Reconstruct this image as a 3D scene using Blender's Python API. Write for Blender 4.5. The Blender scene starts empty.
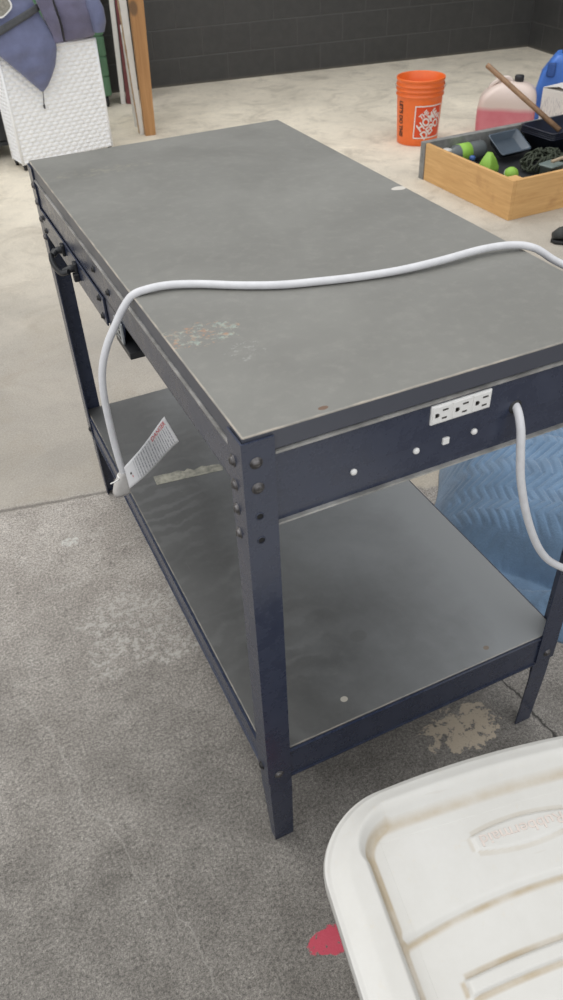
import bpy, bmesh, math, random
from math import sin, cos, pi, radians, sqrt, atan2, exp
from mathutils import Vector, Matrix, noise

S = bpy.context.scene
C = S.collection
random.seed(7)

# ------------------------------------------------------------------ camera, world, lights
F_PX, CX, CY, CZ = 779.41, -0.25112, -0.67817, 1.46544
YAW, PITCH, ROLL = -0.41572, 0.69729, -0.04533
cam_data = bpy.data.cameras.new('camera')
cam = bpy.data.objects.new('camera', cam_data)
C.objects.link(cam)
fwd = Vector((-sin(YAW) * cos(PITCH), cos(YAW) * cos(PITCH), -sin(PITCH)))
right0 = Vector((cos(YAW), sin(YAW), 0))
up0 = right0.cross(fwd)
rgt = cos(ROLL) * right0 + sin(ROLL) * up0
upv = cos(ROLL) * up0 - sin(ROLL) * right0
M = Matrix((rgt, upv, -fwd)).transposed().to_4x4()
M.translation = Vector((CX, CY, CZ))
cam.matrix_world = M
cam_data.sensor_fit = 'VERTICAL'
cam_data.sensor_height = 36.0
cam_data.sensor_width = 36.0
cam_data.lens = F_PX * 36.0 / 1000.0
cam_data.clip_start = 0.02
cam_data.dof.use_dof = True
cam_data.dof.focus_distance = 1.45
cam_data.dof.aperture_fstop = 9.0
S.camera = cam

S.view_settings.view_transform = 'Standard'
S.view_settings.look = 'None'
S.view_settings.gamma = 1.0
S.view_settings.use_curve_mapping = False
S.view_settings.exposure = 0.0

world = bpy.data.worlds.new('open_garage_daylight')
S.world = world
world.use_nodes = True
wn = world.node_tree.nodes
wl = world.node_tree.links
bg = wn['Background']
tc = wn.new('ShaderNodeTexCoord')
sep = wn.new('ShaderNodeSeparateXYZ')
wl.new(tc.outputs['Generated'], sep.inputs[0])
# soft daylight: bright overhead and towards the open door at the left, dim deep inside the building
mz = wn.new('ShaderNodeMapRange'); mz.inputs[1].default_value = -0.05; mz.inputs[2].default_value = 0.9
mz.inputs[3].default_value = 0.50; mz.inputs[4].default_value = 1.20
wl.new(sep.outputs['Z'], mz.inputs[0])
mx = wn.new('ShaderNodeMapRange'); mx.inputs[1].default_value = -1; mx.inputs[2].default_value = 1
mx.inputs[3].default_value = 1.30; mx.inputs[4].default_value = 0.80
wl.new(sep.outputs['X'], mx.inputs[0])
mm = wn.new('ShaderNodeMath'); mm.operation = 'MULTIPLY'
my_ = wn.new('ShaderNodeMapRange'); my_.inputs[1].default_value = -1; my_.inputs[2].default_value = 1
my_.inputs[3].default_value = 1.35; my_.inputs[4].default_value = 0.65
wl.new(sep.outputs['Y'], my_.inputs[0])
mm0 = wn.new('ShaderNodeMath'); mm0.operation = 'MULTIPLY'
wl.new(mz.outputs[0], mm0.inputs[0]); wl.new(mx.outputs[0], mm0.inputs[1])
wl.new(mm0.outputs[0], mm.inputs[0]); wl.new(my_.outputs[0], mm.inputs[1])
bg.inputs['Color'].default_value = (0.97, 0.985, 1.0, 1)
wl.new(mm.outputs[0], bg.inputs['Strength'])

sun_d = bpy.data.lights.new('daylight', 'SUN')
sun_d.energy = 1.0
sun_d.angle = radians(45)
sun_d.color = (1.0, 0.97, 0.92)
sun = bpy.data.objects.new('daylight', sun_d)
C.objects.link(sun)
sun.rotation_euler = Vector((0.25, -0.40, -1.0)).to_track_quat('-Z', 'Y').to_euler()

# ------------------------------------------------------------------ helpers
class MB:
    """collects shapes in one bmesh, build() links them as ONE mesh object"""
    def __init__(self):
        self.bm = bmesh.new()
        self.mi = 0
    def _set(self, faces):
        for f in faces:
            f.material_index = self.mi
    def box(self, lo, hi, bevel=0.0, seg=2, m=None):
        bm = bmesh.new()
        bmesh.ops.create_cube(bm, size=1)
        lo = Vector(lo); hi = Vector(hi)
        for v in bm.verts:
            v.co = Vector(((lo + hi) / 2)[i] + v.co[i] * (hi[i] - lo[i]) for i in range(3)) if False else \
                Vector(((lo[0] + hi[0]) / 2 + v.co[0] * (hi[0] - lo[0]), (lo[1] + hi[1]) / 2 + v.co[1] * (hi[1] - lo[1]), (lo[2] + hi[2]) / 2 + v.co[2] * (hi[2] - lo[2])))
        if bevel > 0:
            bmesh.ops.bevel(bm, geom=list(bm.edges), offset=bevel, segments=seg, profile=0.5, affect='EDGES')
        if m is not None:
            bm.transform(m)
        self.merge(bm)
        return self
    def merge(self, bm):
        for f in bm.faces:
            f.material_index = self.mi
        me = bpy.data.meshes.new('tmp')
        bm.to_mesh(me); bm.free()
        self.bm.from_mesh(me)
        bpy.data.meshes.remove(me)
    def loft(self, loops, closed=True, cap0=True, cap1=True, smooth=True):
        rows = [[self.bm.verts.new(p) for p in lp] for lp in loops]
        n = len(rows[0]); fs = []
        for a, b in zip(rows[:-1], rows[1:]):
            for i in range(n if closed else n - 1):
                j = (i + 1) % n
                fs.append(self.bm.faces.new((a[i], a[j], b[j], b[i])))
        for f in fs:
            f.smooth = smooth
        if cap0: fs.append(self.bm.faces.new(list(reversed(rows[0]))))
        if cap1: fs.append(self.bm.faces.new(rows[-1]))
        self._set(fs)
        return self
    def tube(self, pts, r, n=12, cap=True):
        pts = [Vector(p) for p in pts]
        rr = r if isinstance(r, (list, tuple)) else [r] * len(pts)
        loops = []
        t0 = (pts[1] - pts[0]).normalized()
        ref = Vector((0, 0, 1)) if abs(t0.z) < 0.9 else Vector((1, 0, 0))
        nrm = (ref - t0 * ref.dot(t0)).normalized()
        for i, p in enumerate(pts):
            t = (pts[min(i + 1, len(pts) - 1)] - pts[max(i - 1, 0)]).normalized()
            nrm = (nrm - t * nrm.dot(t)).normalized()
            b = t.cross(nrm)
            loops.append([p + rr[i] * (cos(2 * pi * k / n) * nrm + sin(2 * pi * k / n) * b) for k in range(n)])
        return self.loft(loops, True, cap, cap)
    def lathe(self, prof, n=32, c=(0, 0, 0), axis='Z', cap0=True, cap1=True):
        loops = []
        for r, h in prof:
            lp = []
            for k in range(n):
                a = 2 * pi * k / n
                if axis == 'Z': p = (r * cos(a), r * sin(a), h)
                elif axis == 'Y': p = (r * sin(a), h, r * cos(a))
                else: p = (h, r * cos(a), r * sin(a))
                lp.append(Vector(p) + Vector(c))
            loops.append(lp)
        return self.loft(loops, True, cap0, cap1)
    def prism(self, poly, z0, z1, fn=None):
        """polygon (list of 2-tuples) extruded; fn maps (u, v, w) to a point"""
        fn = fn or (lambda u, v, w: Vector((u, v, w)))
        a = [self.bm.verts.new(fn(u, v, z0)) for u, v in poly]
        b = [self.bm.verts.new(fn(u, v, z1)) for u, v in poly]
        n = len(poly)
        fs = [self.bm.faces.new((a[i], a[(i + 1) % n], b[(i + 1) % n], b[i])) for i in range(n)]
        fs.append(self.bm.faces.new(list(reversed(a)))); fs.append(self.bm.faces.new(b))
        self._set(fs)
        return self
    def grid(self, nu, nv, fn, smooth=True):
        vs = [[self.bm.verts.new(fn(i / nu, j / nv)) for j in range(nv + 1)] for i in range(nu + 1)]
        fs = []
        for i in range(nu):
            for j in range(nv):
                f = self.bm.faces.new((vs[i][j], vs[i + 1][j], vs[i + 1][j + 1], vs[i][j + 1]))
                f.smooth = smooth; fs.append(f)
        self._set(fs)
        return self
    def build(self, name, mats, parent=None, recalc=True):
        if recalc:
            bmesh.ops.recalc_face_normals(self.bm, faces=list(self.bm.faces))
        me = bpy.data.meshes.new(name)
        self.bm.to_mesh(me); self.bm.free()
        for m in (mats if isinstance(mats, (list, tuple)) else [mats]):
            me.materials.append(m)
        o = bpy.data.objects.new(name, me)
        C.objects.link(o)
        if parent is not None:
            o.parent = parent
        return o

def tag(o, label=None, cat=None, group=None, kind=None):
    if label: o['label'] = label
    if cat: o['category'] = cat
    if group: o['group'] = group
    if kind: o['kind'] = kind
    return o

def empty(name, loc=(0, 0, 0), rz=0.0, label=None, cat=None, group=None):
    o = bpy.data.objects.new(name, None)
    C.objects.link(o)
    o.location = loc; o.rotation_euler = (0, 0, rz)
    o.empty_display_size = 0.05
    return tag(o, label, cat, group)

def smooth_path(pts, sub=10):
    pts = [Vector(p) for p in pts]
    P = [pts[0] * 2 - pts[1]] + pts + [pts[-1] * 2 - pts[-2]]
    out = []
    for i in range(1, len(P) - 2):
        for k in range(sub):
            t = k / sub
            a, b, c, d = P[i - 1], P[i], P[i + 1], P[i + 2]
            out.append(0.5 * ((2 * b) + (c - a) * t + (2 * a - 5 * b + 4 * c - d) * t * t + (3 * b - a - 3 * c + d) * t ** 3))
    out.append(pts[-1])
    return out

def sstep(a, b, x):
    t = min(1, max(0, (x - a) / (b - a)))
    return t * t * (3 - 2 * t)

def text_bm(body, size=1.0, extrude=0.0, font_w=0.0):
    cu = bpy.data.curves.new('letters', 'FONT')
    cu.body = body; cu.size = size; cu.extrude = extrude; cu.offset = font_w
    cu.align_x = 'CENTER'; cu.align_y = 'CENTER'
    o = bpy.data.objects.new('letters', cu)
    C.objects.link(o)
    bpy.context.view_layer.update()
    dg = bpy.context.evaluated_depsgraph_get()
    me = bpy.data.meshes.new_from_object(o.evaluated_get(dg))
    bm = bmesh.new(); bm.from_mesh(me)
    bpy.data.objects.remove(o); bpy.data.curves.remove(cu); bpy.data.meshes.remove(me)
    return bm

# ------------------------------------------------------------------ materials
def mat(name, col, rough=0.5, metal=0.0, spec=None, var=0.0, vscale=8.0, vdetail=6.0, col2=None, bump=0.0, bscale=60.0,
        trans=0.0, ior=None, rvar=0.0, sheen=0.0, sss=0.0, alpha=None):
    m = bpy.data.materials.new(name)
    m.use_nodes = True
    N, L = m.node_tree.nodes, m.node_tree.links
    b = N['Principled BSDF']
    b.inputs['Roughness'].default_value = rough
    b.inputs['Metallic'].default_value = metal
    if spec is not None: b.inputs['Specular IOR Level'].default_value = spec
    if trans: b.inputs['Transmission Weight'].default_value = trans
    if ior: b.inputs['IOR'].default_value = ior
    if sheen:
        b.inputs['Sheen Weight'].default_value = sheen
        b.inputs['Sheen Roughness'].default_value = 0.6
    if sss:
        b.inputs['Subsurface Weight'].default_value = sss
        b.inputs['Subsurface Radius'].default_value = (0.02, 0.01, 0.01)
    t = N.new('ShaderNodeTexCoord')
    m['_t'] = 0
    if col2 is None:
        k = 1 - var
        col2 = tuple(c * k for c in col)
    nz = N.new('ShaderNodeTexNoise'); nz.inputs['Scale'].default_value = vscale; nz.inputs['Detail'].default_value = vdetail
    nz.inputs['Roughness'].default_value = 0.62
    L.new(t.outputs['Object'], nz.inputs['Vector'])
    r = N.new('ShaderNodeValToRGB')
    r.color_ramp.elements[0].position = 0.35; r.color_ramp.elements[0].color = (*col2, 1)
    r.color_ramp.elements[1].position = 0.65; r.color_ramp.elements[1].color = (*col, 1)
    L.new(nz.outputs['Fac'], r.inputs[0]); L.new(r.outputs[0], b.inputs['Base Color'])
    if rvar:
        mr = N.new('ShaderNodeMapRange'); mr.inputs[1].default_value = 0.3; mr.inputs[2].default_value = 0.7
        mr.inputs[3].default_value = rough - rvar; mr.inputs[4].default_value = rough + rvar
        L.new(nz.outputs['Fac'], mr.inputs[0]); L.new(mr.outputs[0], b.inputs['Roughness'])
    if bump:
        nb = N.new('ShaderNodeTexNoise'); nb.inputs['Scale'].default_value = bscale; nb.inputs['Detail'].default_value = 5
        L.new(t.outputs['Object'], nb.inputs['Vector'])
        bp = N.new('ShaderNodeBump'); bp.inputs['Strength'].default_value = bump; bp.inputs['Distance'].default_value = 0.01
        L.new(nb.outputs['Fac'], bp.inputs['Height']); L.new(bp.outputs[0], b.inputs['Normal'])
    return m

class NG:
    """tiny node-graph writer for the bigger materials"""
    def __init__(self, name, rough=0.6):
        self.m = bpy.data.materials.new(name); self.m.use_nodes = True
        self.N, self.L = self.m.node_tree.nodes, self.m.node_tree.links
        self.b = self.N['Principled BSDF']; self.b.inputs['Roughness'].default_value = rough
        self.t = self.N.new('ShaderNodeTexCoord')
        self.obj = self.t.outputs['Object']
        s = self.N.new('ShaderNodeSeparateXYZ'); self.L.new(self.obj, s.inputs[0])
        self.x, self.y, self.z = s.outputs
    def put(self, sock, v):
        if isinstance(v, (int, float)): sock.default_value = v
        elif isinstance(v, tuple): sock.default_value = (*v, 1) if len(v) == 3 and sock.type == 'RGBA' else v
        else: self.L.new(v, sock)
    def math(self, op, a, b=0.0, c=0.0):
        n = self.N.new('ShaderNodeMath'); n.operation = op
        self.put(n.inputs[0], a); self.put(n.inputs[1], b); self.put(n.inputs[2], c)
        return n.outputs[0]
    def noise(self, scale, detail=5, rough=0.6, vec=None, dist=0.0):
        n = self.N.new('ShaderNodeTexNoise'); n.inputs['Scale'].default_value = scale
        n.inputs['Detail'].default_value = detail; n.inputs['Roughness'].default_value = rough; n.inputs['Distortion'].default_value = dist
        self.L.new(vec or self.obj, n.inputs['Vector']); return n.outputs['Fac']
    def rng(self, v, a, b, c=0.0, d=1.0, smooth=False):
        n = self.N.new('ShaderNodeMapRange')
        if smooth: n.interpolation_type = 'SMOOTHSTEP'
        self.put(n.inputs[0], v)
        for i, q in enumerate((a, b, c, d)): self.put(n.inputs[i + 1], q)
        return n.outputs[0]
    def mix(self, f, a, b, mode='MIX'):
        n = self.N.new('ShaderNodeMix'); n.data_type = 'RGBA'; n.blend_type = mode
        self.put(n.inputs[0], f); self.put(n.inputs[6], a); self.put(n.inputs[7], b)
        return n.outputs[2]
    def mapped(self, scale=(1, 1, 1), rot=(0, 0, 0), loc=(0, 0, 0)):
        n = self.N.new('ShaderNodeMapping'); n.inputs['Scale'].default_value = scale
        n.inputs['Rotation'].default_value = rot; n.inputs['Location'].default_value = loc
        self.L.new(self.obj, n.inputs['Vector']); return n.outputs[0]
    def voro(self, scale, feature='F1', vec=None, rnd=1.0):
        n = self.N.new('ShaderNodeTexVoronoi'); n.feature = feature; n.inputs['Scale'].default_value = scale
        n.inputs['Randomness'].default_value = rnd
        self.L.new(vec or self.obj, n.inputs['Vector']); return n.outputs['Distance']
    def bump(self, h, strength=0.3, dist=0.01):
        n = self.N.new('ShaderNodeBump'); n.inputs['Strength'].default_value = strength; n.inputs['Distance'].default_value = dist
        self.put(n.inputs['Height'], h); self.L.new(n.outputs[0], self.b.inputs['Normal'])
    def col(self, c): self.put(self.b.inputs['Base Color'], c)
    def blob(self, cx, cy, rx, ry, wob=0.5, scale=25):
        """1 inside a ragged ellipse on the floor, 0 outside"""
        dx = self.math('DIVIDE', self.math('SUBTRACT', self.x, cx), rx)
        dy = self.math('DIVIDE', self.math('SUBTRACT', self.y, cy), ry)
        d = self.math('ADD', self.math('MULTIPLY', dx, dx), self.math('MULTIPLY', dy, dy))
        d = self.math('ADD', d, self.math('MULTIPLY', self.math('SUBTRACT', self.noise(scale, 4), 0.5), wob * 4))
        return self.rng(d, 0.85, 1.05, 1.0, 0.0)

# floor
g = NG('concrete', 0.72)
jd = g.math('ADD', g.y, g.math('MULTIPLY', g.x, 0.183))
jd = g.math('ADD', g.math('SUBTRACT', jd, 1.204), g.math('MULTIPLY', g.math('SUBTRACT', g.noise(5, 3), 0.5), 0.05))
far = g.rng(jd, -0.02, 0.03)
far2 = g.rng(g.math('ADD', jd, g.math('MULTIPLY', g.math('SUBTRACT', g.noise(1.1, 5), 0.5), 1.2)), 0.9, 2.9)
big = g.noise(1.6, 6, 0.65, dist=0.4)
med = g.noise(9, 8, 0.7)
fine = g.noise(160, 4, 0.8)
grit = g.noise(420, 2, 0.8)
near_c = g.mix(g.rng(big, 0.32, 0.66), (0.38, 0.345, 0.31), (0.54, 0.50, 0.455))
near_c = g.mix(g.rng(med, 0.45, 0.72, 0, 0.55), near_c, (0.56, 0.525, 0.48))
near_c = g.mix(g.rng(g.noise(5.5, 6, 0.7, dist=0.5), 0.42, 0.62, 0.45, 0), near_c, (0.27, 0.24, 0.21))
near_c = g.mix(g.rng(g.noise(13, 7, 0.75), 0.55, 0.68, 0, 0.5), near_c, (0.62, 0.59, 0.545))
worn = g.rng(g.math('ADD', jd, g.math('MULTIPLY', g.math('SUBTRACT', g.noise(2.3, 5), 0.5), 0.9)), -1.15, -0.25)  # concrete grows darker towards the near end
near_c = g.mix(worn, g.mix(g.rng(med, 0.35, 0.7), (0.150, 0.138, 0.123), (0.27, 0.252, 0.228)), near_c)
near_c = g.mix(g.rng(g.noise(34, 6, 0.75), 0.54, 0.70, 0, 0.6), near_c, (0.15, 0.137, 0.123))
far_c = g.mix(g.rng(big, 0.3, 0.7), (0.64, 0.58, 0.475), (0.86, 0.78, 0.64))
far_c = g.mix(g.rng(med, 0.5, 0.75, 0, 0.5), far_c, (0.42, 0.38, 0.315))
far_c = g.mix(far2, g.mix(0.88, far_c, g.mix(g.rng(big, 0.3, 0.7), (0.265, 0.245, 0.22), (0.40, 0.365, 0.32))), far_c)
far_c = g.mix(g.rng(g.noise(3.4, 7, 0.72, dist=0.8), 0.50, 0.66, 0, 0.42), far_c, (0.33, 0.285, 0.225))
far_c = g.mix(g.rng(g.noise(24, 6, 0.75), 0.58, 0.70, 0, 0.35), far_c, (0.26, 0.235, 0.20))
c = g.mix(far, near_c, far_c)
grain = g.math('MULTIPLY', g.rng(fine, 0.35, 0.7, 0.45, 1.5), g.rng(grit, 0.3, 0.7, 0.5, 1.5))
rgh = g.rng(far, 0, 1, 1.0, 0.35)
gm = g.N.new('ShaderNodeMix'); gm.data_type = 'FLOAT'
g.put(gm.inputs[0], rgh); gm.inputs[2].default_value = 1.0; g.put(gm.inputs[3], grain)
cb = g.N.new('ShaderNodeCombineColor')
for i in range(3): g.put(cb.inputs[i], gm.outputs[0])
c = g.mix(1.0, c, cb.outputs[0], 'MULTIPLY')
# pale flecks of paint and plaster
fl = g.rng(g.voro(7.0), 0.012, 0.03, 1.0, 0.0)
c = g.mix(g.math('MULTIPLY', fl, g.rng(far, 0, 1, 0.85, 0.3)), c, (0.74, 0.72, 0.68))
c = g.mix(g.math('MULTIPLY', g.rng(g.noise(26, 6, 0.75), 0.66, 0.72), 0.55), c, (0.42, 0.40, 0.37))
# named stains: white scuff, tan peeling patch by the leg, red paint
c = g.mix(g.math('MULTIPLY', g.math('MULTIPLY', g.blob(-0.143, 1.035, 0.024, 0.02, 0.7, 40), g.rng(g.noise(90, 4), 0.4, 0.55)), 0.8), c, (0.62, 0.62, 0.58))
c = g.mix(g.math('MULTIPLY', g.math('MULTIPLY', g.blob(0.475, 0.05, 0.085, 0.05, 1.2, 30), g.rng(g.noise(55, 5, 0.7), 0.40, 0.47)), 0.9), c, (0.50, 0.42, 0.32))
c = g.mix(g.math('MULTIPLY', g.math('MULTIPLY', g.blob(-0.03, 0.64, 0.20, 0.13, 1.3, 10), g.rng(g.noise(60, 5, 0.7), 0.48, 0.6)), 0.55), c, (0.56, 0.54, 0.50))
c = g.mix(g.math('MULTIPLY', g.math('MULTIPLY', g.blob(0.030, -0.196, 0.056, 0.024, 0.9, 24), g.rng(g.noise(80, 4), 0.33, 0.40)), 0.92), c, (0.52, 0.055, 0.095))
c = g.mix(g.math('MULTIPLY', g.blob(0.95, 0.95, 0.25, 0.2, 0.8, 9), 0.6), c, (0.60, 0.53, 0.42))
# joint between the slabs and the hairline crack by the right leg
joint = g.rng(g.math('ABSOLUTE', jd), 0.003, 0.010, 1.0, 0.0)
c = g.mix(g.math('MULTIPLY', joint, 0.55), c, (0.06, 0.052, 0.045))
ck = g.math('ADD', g.math('SUBTRACT', g.x, 0.632), g.math('MULTIPLY', g.math('SUBTRACT', g.noise(14, 4), 0.5), 0.05))
crack = g.math('MULTIPLY', g.rng(g.math('ABSOLUTE', ck), 0.0012, 0.0045, 1.0, 0.0), g.rng(g.y, 0.20, 0.26, 1.0, 0.0))
c = g.mix(g.math('MULTIPLY', crack, 0.9), c, (0.02, 0.018, 0.016))
ck2 = g.math('ADD', g.math('ADD', g.x, g.math('MULTIPLY', g.y, 0.25)), g.math('MULTIPLY', g.noise(7, 5), 0.12))
cr2 = g.math('MULTIPLY', g.rng(g.math('ABSOLUTE', g.math('ADD', ck2, 0.17)), 0.0008, 0.003, 1.0, 0.0), g.rng(g.y, 0.55, 0.75, 1.0, 0.0))
c = g.mix(g.math('MULTIPLY', cr2, 0.22), c, (0.50, 0.48, 0.44))
g.col(c)
g.put(g.b.inputs['Roughness'], g.rng(big, 0.3, 0.7, 0.62, 0.82))
g.bump(g.math('ADD', g.math('MULTIPLY', g.math('MULTIPLY', fine, rgh), 0.7), g.math('SUBTRACT', g.math('MULTIPLY', grit, 0.3), g.math('MULTIPLY', joint, 2.0))), 0.35, 0.006)
M_FLOOR = g.m

# black painted block wall
def block_mat(name):
    g = NG(name, 0.45)
    mp = g.N.new('ShaderNodeCombineXYZ')
    g.put(mp.inputs[0], g.x); g.put(mp.inputs[1], g.z)
    br = g.N.new('ShaderNodeTexBrick')
    br.inputs['Scale'].default_value = 1.0
    br.inputs['Brick Width'].default_value = 0.4; br.inputs['Row Height'].default_value = 0.2
    br.inputs['Mortar Size'].default_value = 0.006; br.inputs['Mortar Smooth'].default_value = 0.5
    br.inputs['Color1'].default_value = (0.050, 0.050, 0.049, 1); br.inputs['Color2'].default_value = (0.058, 0.058, 0.057, 1)
    br.inputs['Mortar'].default_value = (0.078, 0.077, 0.075, 1)
    g.L.new(mp.outputs[0], br.inputs['Vector'])
    n = g.noise(14, 6)
    c = g.mix(g.rng(n, 0.4, 0.75, 0, 0.5), br.outputs['Color'], (0.080, 0.078, 0.075))
    c = g.mix(g.rng(g.z, 0.004, 0.022, 0.5, 0.0), c, (0.17, 0.15, 0.12))
    g.col(c)
    g.bump(g.math('SUBTRACT', g.math('MULTIPLY', g.noise(70, 5), 0.35), g.math('MULTIPLY', br.outputs['Fac'], 1.0)), 0.5, 0.008)
    return g.m
M_WALL = block_mat('black_painted_block')

# dark laminate bench board with scuffs and worn rim
def laminate(name, x0, x1, y0, y1, dust_and_light):
    g = NG(name, 0.42)
    g.b.inputs['Specular IOR Level'].default_value = 0.8
    n = g.noise(3.5, 6, 0.65, dist=0.6)
    f = g.noise(55, 5, 0.7)
    c = g.mix(g.rng(n, 0.3, 0.7), *(((0.062, 0.063, 0.062), (0.092, 0.093, 0.091)) if dust_and_light else ((0.170, 0.167, 0.152), (0.215, 0.212, 0.194))))  # shelf copy of the laminate painted darker for the shade under the top
    c = g.mix(g.rng(f, 0.5, 0.8, 0, 0.35), c, ((0.13, 0.13, 0.125) if dust_and_light else (0.30, 0.29, 0.26)))
    # long scratches
    sc = g.noise(1.0, 3, 0.5, vec=g.mapped((6, 190, 6), (0, 0, 0.5)))
    sc2 = g.noise(1.0, 3, 0.5, vec=g.mapped((230, 7, 6), (0, 0, 0.35)))
    sm = g.math('MAXIMUM', g.rng(sc, 0.72, 0.80), g.rng(sc2, 0.74, 0.82))
    c = g.mix(g.math('MULTIPLY', sm, 0.12 if dust_and_light else 0.25), c, (0.38, 0.37, 0.34))
    if dust_and_light:
        # wiped arcs in the dust
        dx = g.math('SUBTRACT', g.x, 0.12); dy = g.math('SUBTRACT', g.y, 0.05)
        r = g.math('SQRT', g.math('ADD', g.math('MULTIPLY', dx, dx), g.math('MULTIPLY', dy, dy)))
        arcs = g.math('SINE', g.math('ADD', g.math('MULTIPLY', r, 150), g.math('MULTIPLY', g.noise(6, 5), 26)))
        am = g.math('MULTIPLY', g.rng(arcs, 0.0, 1.0), g.rng(g.noise(4.5, 3, dist=0.5), 0.45, 0.68))
        c = g.mix(g.math('MULTIPLY', am, 0.17), c, (0.26, 0.265, 0.265))
        c = g.mix(g.math('MULTIPLY', g.rng(g.math('ADD', g.x, g.math('MULTIPLY', g.math('SUBTRACT', g.noise(3.0, 5), 0.5), 0.5)), 0.15, 0.50), 0.85), c, (0.285, 0.297, 0.303))  # sky reflection on the right side painted in as paler, bluish colour
        c = g.mix(g.math('MULTIPLY', g.blob(0.27, 0.165, 0.018, 0.014, 0.1, 30), 0.45), c, (0.09, 0.09, 0.085))
        c = g.mix(g.math('MULTIPLY', g.blob(0.175, 0.05, 0.007, 0.006, 0.1, 30), 0.8), c, (0.45, 0.42, 0.36))
        c = g.mix(g.math('MULTIPLY', g.blob(0.47, 0.03, 0.006, 0.005, 0.1, 30), 0.8), c, (0.20, 0.14, 0.09))
    else:
        # gouges and paint near the long edge
        gm_ = g.math('MULTIPLY', g.blob(0.055, 0.262, 0.055, 0.035, 0.9, 40), g.rng(g.noise(130, 3, 0.7), 0.5, 0.6))
        c = g.mix(g.math('MULTIPLY', gm_, 0.8), c, g.mix(g.rng(g.noise(60, 2), 0.4, 0.6), (0.40, 0.22, 0.13), (0.32, 0.38, 0.33)))
        gm2 = g.math('MULTIPLY', g.blob(0.085, 0.19, 0.03, 0.03, 0.9, 40), g.rng(g.noise(150, 3, 0.7), 0.55, 0.62))
        c = g.mix(g.math('MULTIPLY', gm2, 0.7), c, (0.30, 0.30, 0.28))
        gm3 = g.math('MULTIPLY', g.blob(0.12, 1.05, 0.12, 0.03, 0.6, 20), g.rng(g.noise(70, 3, 0.7), 0.5, 0.62))
        c = g.mix(g.math('MULTIPLY', gm3, 0.45), c, (0.30, 0.28, 0.22))
        c = g.mix(g.math('MULTIPLY', g.blob(0.604, 0.628, 0.016, 0.010, 0.3, 60), 0.95), c, (0.62, 0.58, 0.52))
        c = g.mix(g.math('MULTIPLY', g.blob(0.115, 0.016, 0.007, 0.004, 0.3, 60), 0.9), c, (0.14, 0.07, 0.035))
    # worn rim
    ex = g.math('MINIMUM', g.math('SUBTRACT', g.x, x0), g.math('SUBTRACT', x1, g.x))
    ey = g.math('MINIMUM', g.math('SUBTRACT', g.y, y0), g.math('SUBTRACT', y1, g.y))
    e = g.math('ADD', g.math('MINIMUM', ex, ey), g.math('MULTIPLY', g.math('SUBTRACT', g.noise(50, 4), 0.5), 0.004))
    topm = g.rng(g.z, (0.9475 if not dust_and_light else 0.289), (0.9485 if not dust_and_light else 0.2905))
    rim = g.math('MULTIPLY', g.math('MULTIPLY', g.math('MULTIPLY', 0.5 if dust_and_light else 1.0, g.rng(e, 0.0008, 0.0028, 1.0, 0.0)), topm), g.rng(g.noise(18, 4), 0.38, 0.6, 0.25, 1.0))
    c = g.mix(g.math('MULTIPLY', rim, 0.65), c, (0.54, 0.47, 0.38))
    # dark edge band
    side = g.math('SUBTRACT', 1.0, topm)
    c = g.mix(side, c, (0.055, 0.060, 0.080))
    g.col(c)
    g.put(g.b.inputs['Roughness'], g.rng(n, 0.3, 0.7, 0.34, 0.5))
    g.bump(g.math('ADD', f, g.math('MULTIPLY', sm, -0.6)), 0.10, 0.002)
    return g.m
W, D, H = 0.622, 1.213, 0.95
M_TOP = laminate('worn_dark_laminate', 0.004, W - 0.004, 0.004, D - 0.004, False)
M_SHELF = laminate('dusty_laminate_painted_light', 0.006, W - 0.006, 0.006, D - 0.006, True)

# blue-black enamel with scuffs
g = NG('blue_black_enamel', 0.3)
n1 = g.noise(22, 6, 0.7); n2 = g.noise(160, 4, 0.75)
scr = g.rng(g.noise(1.0, 3, 0.6, vec=g.mapped((60, 60, 7))), 0.70, 0.76)
c = g.mix(g.rng(n1, 0.35, 0.7), (0.021, 0.028, 0.055), (0.035, 0.044, 0.076))
c = g.mix(g.math('MULTIPLY', g.rng(n2, 0.62, 0.75), 0.25), c, (0.10, 0.10, 0.11))
c = g.mix(g.math('MULTIPLY', scr, 0.25), c, (0.14, 0.14, 0.15))
g.col(c); g.put(g.b.inputs['Roughness'], g.rng(n1, 0.3, 0.7, 0.20, 0.36))
g.b.inputs['Specular IOR Level'].default_value = 0.7
M_ENAMEL = g.m
M_WORN = mat('worn_steel_edge', (0.50, 0.49, 0.47), 0.42, 0.3, var=0.55, vscale=18)
M_BOLT = mat('dull_bolt_steel', (0.20, 0.19, 0.19), 0.38, 0.7, var=0.6, vscale=120)
M_BOLTBLK = mat('black_bolt', (0.030, 0.029, 0.030), 0.35, 0.3, var=0.5, vscale=120)
M_HOLE = mat('hole_shadow_black', (0.004, 0.004, 0.005), 0.6)
M_ZINC = mat('zinc_plate', (0.50, 0.53, 0.55), 0.38, 0.6, var=0.3, vscale=60)
M_WHITE = mat('white_plastic', (0.80, 0.79, 0.77), 0.35, var=0.05, vscale=60)
M_SLOT = mat('slot_dark', (0.05, 0.045, 0.04), 0.6)
M_CORD = mat('white_vinyl_cord', (0.70, 0.70, 0.72), 0.42, var=0.10, vscale=60)
M_PLUG = mat('pale_grey_plug', (0.52, 0.50, 0.48), 0.45, var=0.15, vscale=60)
M_LIDM = None

# cream plastic lid with grime and painted crease shade
g = NG('cream_plastic', 0.42)
n = g.noise(5, 6, 0.7); f = g.noise(60, 5, 0.75)
c = g.mix(g.rng(n, 0.35, 0.7), (0.56, 0.548, 0.515), (0.625, 0.617, 0.590))
c = g.mix(g.rng(f, 0.60, 0.78, 0, 0.4), c, (0.60, 0.53, 0.41))
geo = g.N.new('ShaderNodeAttribute'); geo.attribute_name = 'crease'
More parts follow.
